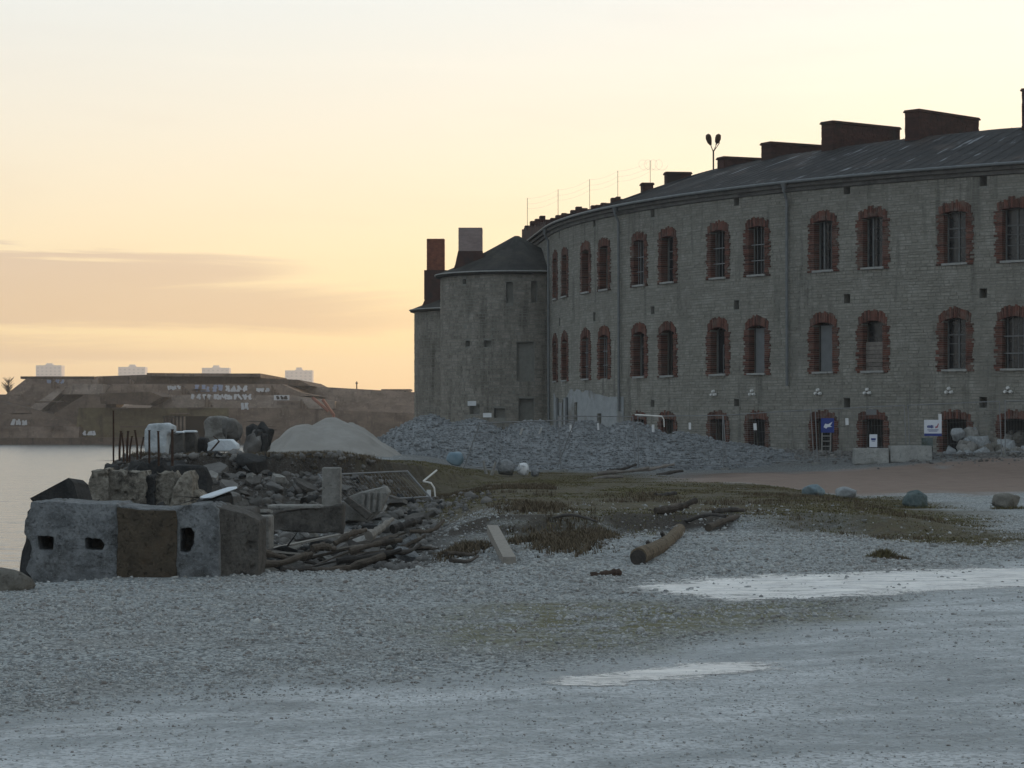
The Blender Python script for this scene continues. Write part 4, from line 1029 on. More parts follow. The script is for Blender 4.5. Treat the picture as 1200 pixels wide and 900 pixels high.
for i in range(16):
    px = 272 + (i * 37 % 38); py = 500 + (i * 23 % 20); Y = 60 + (i % 4) * 1.3; q = at(px, py, Y); s_ = rnd.uniform(.35, .6)
    rock('bank_rubble', q.x, q.y, (s_, s_ * .8, s_ * .7 + .3), 130 + i, M_DARKROCK if i % 3 else M_RUBBLE, 'dark broken chunk heaped on the bank top by the pillar stump', 'rubble', rub, z=q.z - .5, sink=0)
# rubble down the face of the bank
BR = 'broken stones tipped down the bank face'
cnt = 0
for i in range(260):
    x = rnd.uniform(-8.6, -1.2); y = rnd.uniform(44.5, 54.0); px = 600 + FPX * x / y
    if px < 225 or coast_sd(np.array([x]), np.array([y]))[0] < .6: continue
    if rnd.random() > sm(np.array([x]), -1.2, -4.2)[0] * .9 + .1: continue
    s_ = rnd.lognormvariate(math.log(.25), .4); s_ = min(s_, .75)
    if s_ < .14: continue
    rock('bank_stone', x, y, (s_, s_ * rnd.uniform(.6, .95), s_ * rnd.uniform(.35, .7)), 300 + i, [M_RUBBLE, M_DARKROCK, M_CONCD][i % 3], 'broken grey stone lying on the dark bank face', 'stone', BR,
         tilt=(rnd.uniform(-.5, .5), rnd.uniform(-.5, .5)), n=13, box=.7, rough=.12 if s_ > .3 else 0); cnt += 1
print('bank stones', cnt)
N = 7000; xx = rng.uniform(-9.5, 0, N); yy = rng.uniform(30, 56, N)
k = (coast_sd(xx, yy) > -.6) & ((yy > 44) | (xx < -1.2)) & (rng.uniform(0, 1, N) < sm(xx, .0, -2.5)); xx, yy = xx[k], yy[k]
o = scatter('bank_scree', np.stack([xx, yy, ground_z(xx, yy)], -1), np.clip(rng.lognormal(math.log(.05), .45, len(xx)), .02, .14), M_RUBBLE, rng, SV, rng.uniform(0, .8, len(xx)))
tag(o, 'small dark scree covering the shore bank', 'scree', kind='stuff')
N = 5000; xx = rng.uniform(-9, 1, N); yy = rng.uniform(53.2, 58, N)
k = (fbm(xx * 1.2, yy * 1.2, 7) > .45) & (coast_sd(xx, yy) > .5); xx, yy = xx[k], yy[k]
o = blades('bank_grass', np.stack([xx, yy, ground_z(xx, yy)], -1), .07 + .1 * fbm(xx, yy, 2), .006, .6, M_WEED, rng, 8, .07); tag(o, 'dry brown grass fringing the top edge of the bank', 'grass', kind='stuff')

# concrete frame remains in the hollow
def block(name, px0, px1, py0, py1, Y, depth, mat, label, cat='concrete', seed=1, vox=.03, amp=.025, rz=0):
    a, b_ = at(px0, py0, Y), at(px1, py1, Y); mb = MB(); mb.box(a.x, b_.x, Y, Y + depth, b_.z, a.z)
    o = link_mesh(name, remeshed(mb.mesh(), vox, amp, 4, seed), mat, smooth=True)
    if label: tag(o, label, cat)
    return o
fr = empty('broken_concrete_frame', (at(380, 600, 37).x, 37, 0)); tag(fr, 'broken concrete frame, an upright stub rising from a low beam', 'concrete frame')
o = block('upright', 377, 399, 548, 622, 37, .3, M_CONCP, None, seed=2, vox=.02, amp=.015); under(o, fr)
mb = MB(); a, b_ = at(312, 603, 36.9), at(402, 592, 36.9); mb.prism([(a.x, a.z), (b_.x, b_.z + .02), (b_.x, at(0, 626, 36.9).z), (a.x, at(0, 622, 36.9).z), (a.x - .03, at(0, 612, 36.9).z)], lambda x, z: Vector((x, 36.9, z)), lambda x, z: Vector((x, 37.5, z)))
under(link_mesh('beam', remeshed(mb.mesh(), .025, .03, 4, 6), M_CONCD, smooth=True), fr)
mb = MB(); mb.box(a.x + .02, b_.x - .3, 36.86, 37.45, b_.z - .02 - .03, b_.z - .0); under(link_mesh('beam_top', remeshed(mb.mesh(), .018, .006, 5, 8), M_CONCP, smooth=True), fr)
o = block('concrete_box', 276, 316, 605, 645, 34.5, .6, M_CONCP, 'pale concrete box end with recess shade as a dark panel, lying by the shelter', seed=11, vox=.025)
mb = MB(); q0, q1 = at(282, 612, 34.46), at(306, 626, 34.46); mb.box(q0.x, q1.x, 34.45, 34.6, q1.z, q0.z, .2); e_ = mb.build('recess_shade_panel', M_CONCD); under(e_, o)  # dark panel set on the face paints the shade of a recess
o = icy('fallen_pier', [(402, 600), (404, 584), (418, 578), (452, 570), (457, 577), (446, 600), (430, 612), (410, 610)], 39, .5, 'slumped concrete pier with ribbed face in the hollow', M_CONCP, .025, .03, 'concrete')
for i in range(4):
    mb = MB(); x_ = 424 + i * 7; mb.tube([at(x_, 600, 38.96), at(x_ + 2, 577, 38.96)], .035, 6); under(mb.build('rib', M_CONCP), o)
icy('fallen_slab', [(402, 586), (408, 582), (436, 602), (430, 610)], 38.5, .4, 'narrow concrete strip leaning against the slumped pier', M_CONCD, .02, .02, 'concrete')
# driftwood and stones in the hollow
def log_obj(name, a, b_, r0, r1, seed, mat, label, group=None, bend=.04, cat='log', n=9, seg=12, rough=.26):
    r2 = random.Random(seed); a, b_ = Vector(a), Vector(b_); L = (b_ - a).length; pts, rad = [], []
    side = (b_ - a).cross(Vector((0, 0, 1))).normalized()
    for i in range(seg + 1):
        u = i / seg; pts.append(a.lerp(b_, u) + side * bend * L * math.sin(u * 3.1) + Vector((0, 0, bend * L * .5 * math.sin(u * 5 + seed)))); rad.append((r0 + (r1 - r0) * u) * (1 + r2.uniform(-rough, rough)))
    mb = MB(); mb.tube(pts, rad, n, r2.random()); o = mb.build(name, mat, smooth=False); tag(o, label, cat, group); return o
M_DRIFT = simple('driftwood', (.04, .032, .025), (.12, .098, .077), 7, .9, .03, third=(.04, .033, .026))
M_BARK = simple('log_bark', (.085, .062, .04), (.27, .215, .14), 14, .9, .04, third=(.06, .042, .027))
M_PALELOG = simple('bleached_wood', (.17, .155, .135), (.30, .275, .24), 8, .9, .015)
DW = 'driftwood heaped in the hollow'
for i, (xa, ya, xb, yb, r_) in enumerate(((432, 624, 460, 605, .11), (460, 615, 492, 607, .10), (392, 632, 428, 615, .07), (366, 640, 392, 636, .10), (395, 655, 470, 640, .07), (350, 668, 450, 650, .08), (305, 655, 365, 648, .09),
                                          (330, 660, 372, 668, .08), (410, 641, 470, 628, .07), (470, 640, 498, 622, .06), (440, 650, 492, 634, .06), (480, 622, 520, 608, .05), (300, 640, 340, 652, .09))):
    Y = 31.5 + (668 - (ya + yb) / 2) * .09; a, b_ = at(xa, ya, Y), at(xb, yb, Y + .5)
    r_ *= .72
    for q in (a, b_): q.z = max(q.z - .05, gz(q.x, q.y) + r_ * .3)
    log_obj('driftwood_log', a, b_, r_, r_ * (.45 + .4 * (i % 3) / 2), 500 + i, [M_DRIFT, M_DARKWOOD, M_DRIFT][i % 3] if i else M_PALELOG, 'bleached pale log propped on the driftwood heap' if i == 0 else 'grey weathered driftwood log among stones in the hollow', None if i == 0 else DW, bend=.03 + .03 * (i % 4), rough=.34)
HS = 'stones in the driftwood hollow'
for i in range(90):
    px = rnd.uniform(296, 500); py = rnd.uniform(625, 668) - (px - 300) * .10; x, y = spot(px, py, -.25)[:2]; y = min(y, 45); s_ = min(.7, rnd.lognormvariate(math.log(.34), .4))
    x = (px - 600) / FPX * y
    rock('hollow_stone', x, y, (s_, s_ * .75, s_ * rnd.uniform(.35, .65)), 600 + i, [M_RUBBLE, M_CONCD, M_DARKROCK, M_BROWNROCK][i % 4], 'rough brown grey stone among the driftwood', 'stone', HS, tilt=(rnd.uniform(-.3, .3), rnd.uniform(-.3, .3)), rough=.15 if s_ > .22 else 0)

SL = 'angular slabs tipped on the bank and in the hollow'
for i in range(34):
    x = rnd.uniform(-8.2, -2.0); y = rnd.uniform(45.5, 52.5) if i % 3 else rnd.uniform(33.5, 42)
    if i % 3 == 0: x = rnd.uniform(-4.6, -1.6)
    if 600 + FPX * x / y < 235: continue
    w = rnd.uniform(.35, .85); mb = MB(); T = Matrix.Translation((x, y, gz(x, y) + .10)) @ Euler((rnd.uniform(-.7, .5), rnd.uniform(-.5, .5), rnd.uniform(0, 6.3))).to_matrix().to_4x4()
    k_ = rnd.randrange(5, 8); poly = [(w * .5 * math.cos(6.283 * q / k_ + rnd.uniform(-.35, .35)) * rnd.uniform(.7, 1.1), w * .38 * math.sin(6.283 * q / k_) * rnd.uniform(.7, 1.1)) for q in range(k_)]
    th_ = rnd.uniform(.06, .14); mb.prism(poly, lambda u, v: T @ Vector((u, v, 0)), lambda u, v: T @ Vector((u, v, th_)), rnd.random())
    tag(mb.build('broken_slab', [M_CONCP, M_CONCD, M_RUBBLE, M_CONC][i % 4]), 'thin angular slab of broken concrete tipped among the rubble', 'slab', SL)
SP = 'splintered boards among the driftwood'
for i in range(16):
    px = rnd.uniform(300, 495); y = rnd.uniform(32.5, 40); x = (px - 600) / FPX * y; L = rnd.uniform(.5, 1.5); w = rnd.uniform(.05, .11)
    T = Matrix.Translation((x, y, gz(x, y) + rnd.uniform(.12, .3))) @ Euler((rnd.uniform(-.4, .4), rnd.uniform(-.35, .25), rnd.uniform(-.7, .7))).to_matrix().to_4x4(); mb = MB()
    poly = [(-L / 2, -w), (L / 2 - rnd.uniform(0, .15), -w), (L / 2, -w * .2), (L / 2 - .08, w * .3), (L / 2 + rnd.uniform(0, .1), w), (-L / 2 + rnd.uniform(0, .1), w), (-L / 2 - .06, .1 * w)]
    mb.prism(poly, lambda u, v: T @ Vector((u, v, 0)), lambda u, v: T @ Vector((u, v, .03)), rnd.random())
    tag(mb.build('splintered_board', [M_DRIFT, M_PALELOG, M_DARKWOOD][i % 3]), 'splintered grey board sticking out of the driftwood heap', 'board', SP)

# ---------------------------------------------------------------- wood and tufts on the gravel
def ground_log(px0, py0, px1, py1, r0, r1, **kw):
    a, b_ = spot(px0, py0, r0), spot(px1, py1, r1); a.z = gz(a.x, a.y) + r0 * .8; b_.z = gz(b_.x, b_.y) + r1 * .8; return a, b_
a, b_ = ground_log(748, 651, 796, 628, .115, .085)
lg = log_obj('cut_log', a, b_, .118, .092, 21, M_BARK, 'thick sawn log with patchy yellow bark on the gravel', bend=.008, n=12, seg=14, rough=.05)
d_ = (a - b_).normalized(); mb = MB(); mb.tube([a, a + d_ * .012], [.108, .10], 12); under(mb.build('cut_end', M_DARKWOOD), lg)
mb = MB(); u0 = b_.lerp(a, .05); u1 = b_.lerp(a, .10); mb.tube([u0, u1], .104, 12, caps=False); under(mb.build('peeled_ring', M_PALELOG), lg)
for f_ in (.38, .72):
    q = b_.lerp(a, f_); mb = MB(); mb.tube([q + Vector((-.02, 0, .05)), q + Vector((-.06, -.03, .112))], [.035, .028], 6); under(mb.build('branch_stub', M_DARKWOOD), lg)
a, b_ = ground_log(577, 630, 597, 656, .05, .05); mb = MB(); dv = (b_ - a); L = dv.length; ang = math.atan2(dv.y, dv.x)
M4 = Matrix.Translation(a + Vector((0, 0, .17))) @ Matrix.Rotation(ang, 4, 'Z') @ Matrix.Rotation(.028, 4, 'Y'); mb.box(0, L, -.085, .085, -.07, .07, .6, M4); tag(mb.build('squared_beam', M_PALELOG), 'pale squared timber beam lying askew on the gravel', 'timber')
a, b_ = ground_log(692, 673, 727, 672, .03, .03); log_obj('wood_stump', a, b_, .028, .062, 23, simple('red_brown_wood', (.04, .026, .02), (.10, .065, .048), 9, .9, .02), 'short reddish brown stump of wood below the sawn log', bend=.07, cat='wood', rough=.5)
GD = 'driftwood on the grassy rise'
for i, (xa, ya, xb, yb, r_, mt, lab) in enumerate(((768, 603, 815, 588, .075, M_DRIFT, 'grey branch lying over the dark weeds'), (768, 582, 792, 590, .06, M_DARKWOOD, 'short dark log crossing the grey branch'), (762, 612, 805, 607, .05, M_DRIFT, 'low rotten branch under the grey branch'),
                                                (836, 614, 872, 602, .06, M_DARKWOOD, 'dark branch angled up from the gravel edge'), (830, 620, 884, 612, .06, M_DRIFT, 'long reddish plank of driftwood by the gravel edge'),
                                                (523, 651, 560, 646, .03, M_DRIFT, 'thin driftwood stick left of the squared beam'), (528, 658, 560, 653, .03, M_DARKWOOD, 'thin dark stick beside the driftwood stick'), (800, 600, 850, 612, .04, M_DARKWOOD, 'thin dark limb between two driftwood piles'),
                                                (640, 604, 700, 612, .03, M_DARKWOOD, 'thin dark twig lying on the brown mound'))):
    z_ = .25 if ya < 612 else .05; a, b_ = spot(xa, ya, z_), spot(xb, yb, z_)
    if i < 2 or i in (3,): b_ = at(xb, yb, a.y + .6)
    a.z = max(a.z, gz(a.x, a.y) + r_ * .6); b_.z = max(b_.z, gz(b_.x, b_.y) + r_ * .6)
    log_obj('driftwood_branch', a, b_, r_, r_ * .7, 700 + i, mt, lab, bend=.05)
def tuft(name, px, py, label, n, spread, hgt, mat, wid=.006):
    q = spot(px, py, .03); k = rng.normal(0, 1, (n, 2)) * np.array(spread); X = q.x + k[:, 0]; Y = q.y + k[:, 1]
    o = blades(name, np.stack([X, Y, ground_z(X, Y)], -1), np.full(n, hgt) * np.exp(-.25 * (k[:, 0] / spread[0]) ** 2), wid, .8, mat, rng, 8, .04); tag(o, label, 'tuft'); return o
tuft('grass_tuft', 1036, 653, 'lone round tuft of dark grass on the pale gravel', 70, (.10, .12), .15, M_TURF)
tuft('grass_tuft', 1054, 655, 'flat brown withered tuft beside the lone round tuft', 40, (.10, .06), .06, M_WEED)
for i, (px, py, w) in enumerate(((648, 630, .45), (625, 612, .4), (664, 640, .32), (545, 640, .22), (690, 628, .3))):
    tuft('weed_clump', px, py, ['broad brown weed mound near the squared beam', 'brown weed clump behind the squared beam', 'low brown weed clump at the gravel edge of the mound', 'sparse dark weeds by the driftwood sticks', 'thin brown weeds at the mound end'][i], 260, (w, .9), .15, M_WEED, .008)

# boulders on the grass edge
for i, (px, py, w, h_, d2, mt, lab) in enumerate(((954, 590, .66, .34, .5, M_BLUEROCK, 'small bluish boulder beside the dirt track'), (991, 587, .64, .36, .5, M_BOULDER, 'rounded pale boulder on the grass edge'), (1072, 595, .72, .44, .6, M_TEAL, 'dark teal mossy boulder, largest on the grass edge'),
                                              (1180, 595, .84, .36, .6, M_BROWNROCK, 'flat brown boulder standing on the packed gravel'))):
    q = spot(px, py); w *= .82; h_ *= .85
    rock('boulder', q.x, q.y, (w, d2, h_ * 1.25), 40 + i, mt, lab, 'boulder', n=30, box=.22, rough=.18, rz=.2, sink=.15)
    k = rng.uniform(-1, 1, (60, 2)); X = q.x + k[:, 0] * w * .6; Y = q.y - .25 + k[:, 1] * .2
    o = blades('boulder_grass', np.stack([X, Y, ground_z(X, Y)], -1), np.full(60, .09), .006, .8, M_TURF, rng, 6, .04); tag(o, 'fringe of grass round the foot of the %s' % ['bluish boulder', 'rounded pale boulder', 'teal mossy boulder', 'flat brown boulder'][i], 'grass', kind='stuff')

# ---------------------------------------------------------------- site fence, barriers, signs, rubble by the wall
def fence_panel(a, b_, hgt, lean, label, group, tags=(), mesh=True, rail_mat=None):
    a, b_ = Vector(a), Vector(b_); L = (b_ - a).length; ang = math.atan2(b_.y - a.y, b_.x - a.x); slope = math.asin((b_.z - a.z) / L)
    root = empty('fence_panel', a); root.matrix_world = Matrix.Translation(a) @ Matrix.Rotation(ang, 4, 'Z') @ Matrix.Rotation(-slope, 4, 'Y') @ Matrix.Rotation(lean, 4, 'X'); tag(root, label, 'fence', group)
    def part(nm, mb, mt): return mb.build(nm, mt, root)
    for x in (.03, L - .03):
        mb = MB(); mb.tube([(x, 0, -.08), (x, 0, hgt)], .021, 6); part('post', mb, M_STEEL)
    for z in (.12, hgt - .02):
        mb = MB(); mb.tube([(.03, 0, z), (L - .03, 0, z)], .019, 6); part('rail', mb, rail_mat if (rail_mat and z > 1) else M_STEEL)
    if mesh:
        mb = MB(); x = .13
        while x < L - .08: mb.tube([(x, .004, .13), (x, .004, hgt - .03)], .0028, 3, caps=False); x += .11
        for z in (.5, .9, 1.3, 1.7):
            if z < hgt: mb.tube([(.04, -.004, z), (L - .04, -.004, z)], .0028, 3, caps=False)
        q = part('wire_mesh', mb, M_STEEL); tag(q, kind='stuff')
    for x, z, w, h_ in tags:
        mb = MB(); mb.box(x - w / 2, x + w / 2, -.035, -.024, z - h_ / 2, z + h_ / 2); part('tag', mb, M_TAG)
    if abs(lean) < .3:
        for x in (.0, L):
            mb = MB(); mb.box(x - .12, x + .12, -.32, .32, -.14, .02); part('foot', mb, M_BARRIER)
    return root
M_TAG = simple('white_plastic', (.50, .51, .52), (.62, .63, .63), 5, .5, 0)
M_WHITEPIPE = simple('white_pipe', (.55, .54, .50), (.70, .68, .64), 5, .5, 0)
M_BLUE = simple('blue_sign', (.012, .028, .15), (.02, .045, .22), 4, .45, 0)
M_WHITESIGN = simple('white_sign', (.52, .55, .60), (.60, .63, .68), 4, .45, 0)
pts = [(1.75, 85.0), (4.75, 87.6), (8.1, 87.6), (11.5, 87.2), (14.9, 86.6), (18.3, 85.8), (21.6, 84.8), (25, 83.6)]
names_ = ['fence panel with the bare white rail beside the stone heap', 'fence panel in front of the arched doorway by the downpipe', 'fence panel in front of the doorway with the blue sign', 'fence panel behind the two concrete barriers', 'fence panel in front of the boulder rubble', 'fence panel past the boulder rubble', 'last fence panel along the wall']
FG = 'temporary wire fence along the wall'
pz = [Vector((x, y, gz(x, y) + .05)) for x, y in pts]
for i, (a, b_) in enumerate(zip(pz, pz[1:])):
    fence_panel(a + (b_ - a) * .01, a + (b_ - a) * .99, 2.03, -.03 if i else -.08, names_[i], FG, [(.6, 1.55, .10, .28), (2.0, 1.62, .09, .26)] if i < 2 else [(1.2, 1.5, .12, .26)])
a, b_ = at(744, 486, 87.4), at(776, 488, 87.3); mb = MB(); mb.tube([a, b_], .032, 7); mb.tube([b_, b_ + Vector((.06, 0, -.12)), b_ + Vector((.08, 0, -.4))], .022, 6); tag(mb.build('white_rail', M_WHITEPIPE), 'short bright white pipe bent down at the fence top', 'pipe')
fence_panel((-1.75, 80.5, .1), (1.7, 84.8, .2), 1.9, .45, 'sagging fence panel leaning back against the stone heap', FG, [(2.5, 1.5, .1, .26), (3.6, 1.5, .1, .26)])
fence_panel(at(402, 592, 50), at(508, 586, 52), 1.05, -.9, 'collapsed fence panel lying over the bank edge', FG)
a = at(496, 564, 53); mb = MB(); mb.tube([a, at(512, 551, 53.2)], .022, 6); mb.tube([a, at(505, 566, 52.9), at(509, 572, 52.9), at(510, 582, 52.9)], .022, 6); tag(mb.build('bent_pipe', M_WHITEPIPE), 'bright bent white pipe end sticking up from the collapsed fence', 'pipe')
mb = MB(); q0, q1 = at(500, 574, 52.85), at(505, 582, 52.85); mb.box(q0.x, q1.x, 52.84, 52.87, q1.z, q0.z); tag(mb.build('white_tag', M_TAG), 'small white tag hanging below the bent white pipe', 'tag')
# barriers
def barrier(px0, px1, label, Y):
    a, b_ = at(px0, 533, Y), at(px1, 551, Y); mb = MB(); z0 = gz((a.x + b_.x) / 2, Y) - .05
    L = b_.x - a.x; prof_ = [(-.30, z0), (.30, z0), (.30, z0 + .1), (.2, z0 + .62), (-.2, z0 + .62), (-.30, z0 + .1)]; n = len(prof_)
    vs = [(a.x, Y + p, z) for p, z in prof_] + [(b_.x, Y + p, z) for p, z in prof_]; mb.add(vs, [tuple(range(n)), tuple(range(2 * n - 1, n - 1, -1))] + [(i, (i + 1) % n, (i + 1) % n + n, i + n) for i in range(n)])
    o = link_mesh('concrete_barrier', remeshed(mb.mesh(), .03, .012, 3, int(px0)), M_BARRIER, smooth=True); tag(o, label, 'barrier', 'concrete barriers by the doors'); return o
barrier(1000, 1040.5, 'grey concrete barrier below the doorway with the white notice', 86.2); barrier(1042, 1091, 'grey concrete barrier below the white site sign', 86.3)
def sign(px0, px1, py0, py1, Y, mat, label, marks, frame=None):
    a, b_ = at(px0, py0, Y), at(px1, py1, Y); mb = MB(); mb.box(a.x, b_.x, Y, Y + .02, b_.z, a.z); root = mb.build('sign', mat); tag(root, label, 'sign')
    W_, H_ = b_.x - a.x, a.z - b_.z
    for nm, poly, mt in marks:
        mb = MB(); mb.prism([(a.x + u * W_, a.z - v * H_) for u, v in poly], lambda x, z: Vector((x, Y - .008, z)), lambda x, z: Vector((x, Y - .002, z))); under(mb.build(nm, mt), root)
    return root
rect = lambda u0, v0, u1, v1: [(u0, v0), (u1, v0), (u1, v1), (u0, v1)]
sign(962, 977.5, 490, 507, 86.4, M_BLUE, 'square blue sign with a white emblem on the fence', [('emblem', [(.2, .62), (.32, .38), (.55, .42), (.88, .25), (.7, .52), (.85, .6), (.5, .62), (.4, .72)], M_WHITESIGN)])
word = []
for i, (u, w, h_) in enumerate(((.18, .05, .14), (.25, .05, .18), (.32, .05, .16), (.39, .06, .2), (.47, .05, .17))): word.append(('letter', rect(u, .42 - h_ / 2, u + w, .42 + h_ / 2), M_BLUE))
word += [('swoosh', [(.62, .42), (.72, .40), (.80, .22), (.84, .24), (.77, .48), (.64, .52)], simple('red_mark', (.25, .05, .08), (.32, .07, .1), 4, .5, 0)), ('band', rect(.0, .84, 1, 1), M_BLUE)]
word += [('text_line', rect(.18, .60, .82, .635), M_BLUE), ('text_line', rect(.25, .68, .75, .71), M_BLUE)]
sign(1083, 1103.5, 492, 511, 86.2, M_WHITESIGN, 'white site sign with blue lettering and a blue bottom band', word)
sign(1019, 1028, 509, 524, 86.5, M_WHITESIGN, 'white paper notice in the doorway', [('print', rect(.2, .3, .8, .45), M_BLUE), ('print', rect(.3, .5, .7, .55), M_BLUE)])
sign(1015, 1027, 479.5, 486, 86.4, M_BOARD, 'small grey plate above the fence rail', [])
sign(1080, 1093, 513, 530, 88.4, M_TEAL, 'faded greenish board leaning below the white site sign', [('dark_strip', rect(0, .62, 1, 1), M_BLACK)])
sign(548, 558, 470, 475.5, 117.2, M_TAG, 'small pale plate fixed to the round tower foot', [])
sign(566, 576, 484, 489, 93.5, M_TAG, 'small white board lying on the crest of the stone heap', [])
# dark ladder in the doorway
ld = empty('ladder', at(965, 530, 88)); tag(ld, 'pale short ladder standing in the doorway under the blue sign', 'ladder')
for px in (963, 973):
    mb = MB(); mb.tube([at(px, 529, 88), at(px + .5, 507, 88)], .03, 5); under(mb.build('rail', M_CONCP), ld)
for py in (511, 517, 523):
    mb = MB(); mb.tube([at(963, py, 88), at(973.5, py, 88)], .022, 5); under(mb.build('rung', M_CONCP), ld)
# rubble by the wall, right
WR = 'pale rubble boulders against the wall'
rr = random.Random(77)
big = [(1146, 518, 1.0, .75), (1165, 510, .8, .6), (1185, 505, .8, .6), (1178, 522, .9, .6), (1195, 515, .9, .7), (1128, 524, .5, .4), (1115, 527, .5, .35), (1158, 528, .8, .5), (1190, 530, .9, .5), (1205, 500, .9, .7), (1222, 512, 1, .8), (1240, 520, 1, .7), (1135, 531, .6, .35), (1172, 534, .7, .4), (1203, 533, .8, .5)]
big += [(rr.uniform(1122, 1235), rr.uniform(503, 536), rr.uniform(.35, .75), rr.uniform(.25, .5)) for _ in range(34)]
for i, (px, py, w, h_) in enumerate(big):
    Y = 89.6 - (py - 500) * .06; q = at(px, py, Y)
    rock('wall_boulder', q.x, q.y, (w, w * .8, h_ + .25), 800 + i, [M_BOULDER, M_BROWNROCK, M_CONCP][i % 3] if i else M_BOULDER, 'large round pale boulder at the dark doorway beside the white sign' if i == 0 else 'grey boulder in the rubble against the prison wall', 'boulder', None if i == 0 else WR, z=q.z - h_ * .5 - .25, sink=0, n=22, box=.35, rough=.2)
for i in range(60):
    s = rnd.uniform(-3, 15); o_ = rnd.uniform(.5, 3.2); p = WP(s, 0, o_); w = min(.5, rnd.lognormvariate(math.log(.26), .35))
    if o_ > 2.2 and s > 5: continue
    rock('wall_rubble', p.x, p.y, (w, w * .8, w * .65), 900 + i, [M_BOULDER, M_RUBBLE, M_CONCP][i % 3], 'small grey stone strewn along the foot of the prison wall', 'stone', 'small stones at the wall foot', rough=.12 if w > .3 else 0)
N = 5000; sv = rng.uniform(-6, 20, N); ov = np.abs(rng.normal(0, 2.0, N)) + .1
PW = np.array([tuple(WP(float(a), 0, float(b_)))[:2] for a, b_ in zip(sv, ov)])
o = scatter('wall_scree', np.stack([PW[:, 0], PW[:, 1], ground_z(PW[:, 0], PW[:, 1])], -1), np.clip(rng.lognormal(math.log(.06), .45, N), .03, .2), M_RUBBLE, rng, SV); tag(o, 'stony scree along the foot of the prison wall', 'scree', kind='stuff')
# sacks, drum and odds and ends below the stone heap
for i, (px, py, w, h_, Y, mt, lab) in enumerate(((533, 546, .62, .55, 78, simple('blue_plastic', (.10, .16, .20), (.18, .25, .29), 3, .6, .01), 'faded blue plastic drum lying below the stone heap'), (593, 556, .62, .55, 76, M_CONC, 'grey rubble sack slumped below the stone heap'),
                                                (613, 556, .42, .44, 76, M_TAG, 'rounded white sack below the stone heap'), (627, 557, .3, .3, 76, M_CONC, 'small grey bag beside the rounded white sack'))):
    q = at(px, py, Y); me = hull_mesh((w, w * .8, h_), 20 + i, 40, .35, .08); o = link_mesh(['drum', 'sack', 'sack', 'bag'][i], me, mt, smooth=True); o.location = (q.x, q.y, max(q.z, gz(q.x, q.y)) - .05); tag(o, lab, ['drum', 'sack', 'sack', 'bag'][i])
for i, (px, lean) in enumerate(((570, -.06), (576, .08))):
    a, b_ = at(px, 558, 75.5), at(px + lean * 60, 542, 75.5); up_ = max(0, gz(a.x, a.y) - a.z); a.z += up_; b_.z += up_; mb = MB(); mb.tube([a, b_], [.055, .035], 4); tag(mb.build('white_stake', M_CONCP), ['white stake tilting towards the drum', 'white stake tilting towards the grey sack'][i], 'stake')
PB = 'planks dumped below the stone heap'
for i, (xa, ya, xb, yb, Y) in enumerate(((700, 556, 760, 548, 78), (712, 553, 745, 545, 79), (745, 551, 790, 545, 80), (770, 556, 800, 552, 79), (690, 562, 730, 558, 74))):
    log_obj('dumped_plank', at(xa, ya, Y), at(xb, yb, Y + .8), .07, .05, 950 + i, [M_PLANK, M_DARKWOOD][i % 2], 'grey weathered plank dumped below the stone heap', PB, .03, 'plank')

# ---------------------------------------------------------------- the far side of the bay
M_FARC = simple('terrace_concrete', (.105, .075, .058), (.17, .125, .098), .12, .95, 0, third=(.085, .062, .048))
M_FARD = simple('terrace_dark', (.055, .038, .03), (.10, .07, .054), .15, .95, 0, third=(.065, .046, .036))
M_FARO = simple('olive_wall', (.085, .068, .04), (.125, .10, .06), .2, .95, 0)
M_FARP = simple('pale_terrace', (.14, .108, .088), (.21, .165, .135), .2, .95, 0)
M_GRAFW = simple('white_graffiti', (.42, .42, .43), (.58, .58, .6), 1, .8, 0)
M_GRAFB = simple('blue_graffiti', (.22, .25, .36), (.32, .36, .46), 1, .8, 0)
M_GRAFK = simple('black_graffiti', (.02, .02, .02), (.04, .04, .04), 1, .8, 0)
hall = empty('terraced_hall', (at(200, 500, 330).x, 330, 0)); tag(hall, 'huge low terraced concrete hall with graffiti across the bay', 'building')
def far_concrete(name, lo, hi, dark):
    m, t, b, pos = material(name, .95, .1)
    c = t.mix(t.sstep(t.noise(t.vscale(pos, (1, 1, 2.0)), .35, 8, .75), .32, .68), lo, hi)
    c = t.mix(t.math('MULTIPLY', t.sstep(t.noise(t.vscale(pos, (1.5, 1, .35)), .8, 7, .7), .5, .68), .8), c, dark)
    c = t.mix(t.math('MULTIPLY', t.sstep(t.noise(pos, 1.6, 6, .8), .56, .68), .7), c, tuple(min(1, q * 1.5) for q in hi))
    t.l.new(c, b.inputs['Base Color']); return m
M_FARC = far_concrete('terrace_concrete', (.10, .072, .056), (.20, .15, .118), (.055, .04, .032))
M_FARD = far_concrete('terrace_dark', (.06, .043, .034), (.13, .094, .072), (.035, .026, .02))
M_FARO = far_concrete('olive_wall', (.08, .065, .036), (.14, .115, .066), (.05, .04, .025))
M_FARP = far_concrete('pale_terrace', (.14, .108, .088), (.26, .21, .175), (.08, .062, .05))
def tier(nm, pts, Y, depth, mat, lean=0.0):
    mb = MB(); q = [(at(x, y, Y).x, at(x, y, Y).z) for x, y in pts]; zb = min(p[1] for p in q)
    mb.prism(q, lambda x, z: Vector((x, Y + (z - zb) * lean, z)), lambda x, z: Vector((x, Y + depth, z))); return under(mb.build(nm, mat), hall)
BOT = 524
tier('quay_apron', [(-420, BOT), (-420, 513), (196, 513), (196, BOT)], 316, 120, M_FARD)
tier('terrace', [(-420, 514), (-420, 500), (92, 500), (92, 514)], 319, 90, M_FARC, .5)
tier('terrace', [(-420, 501), (-420, 478), (-40, 478), (-8, 470), (20, 476), (60, 486), (96, 501)], 323, 60, M_FARD, .9)
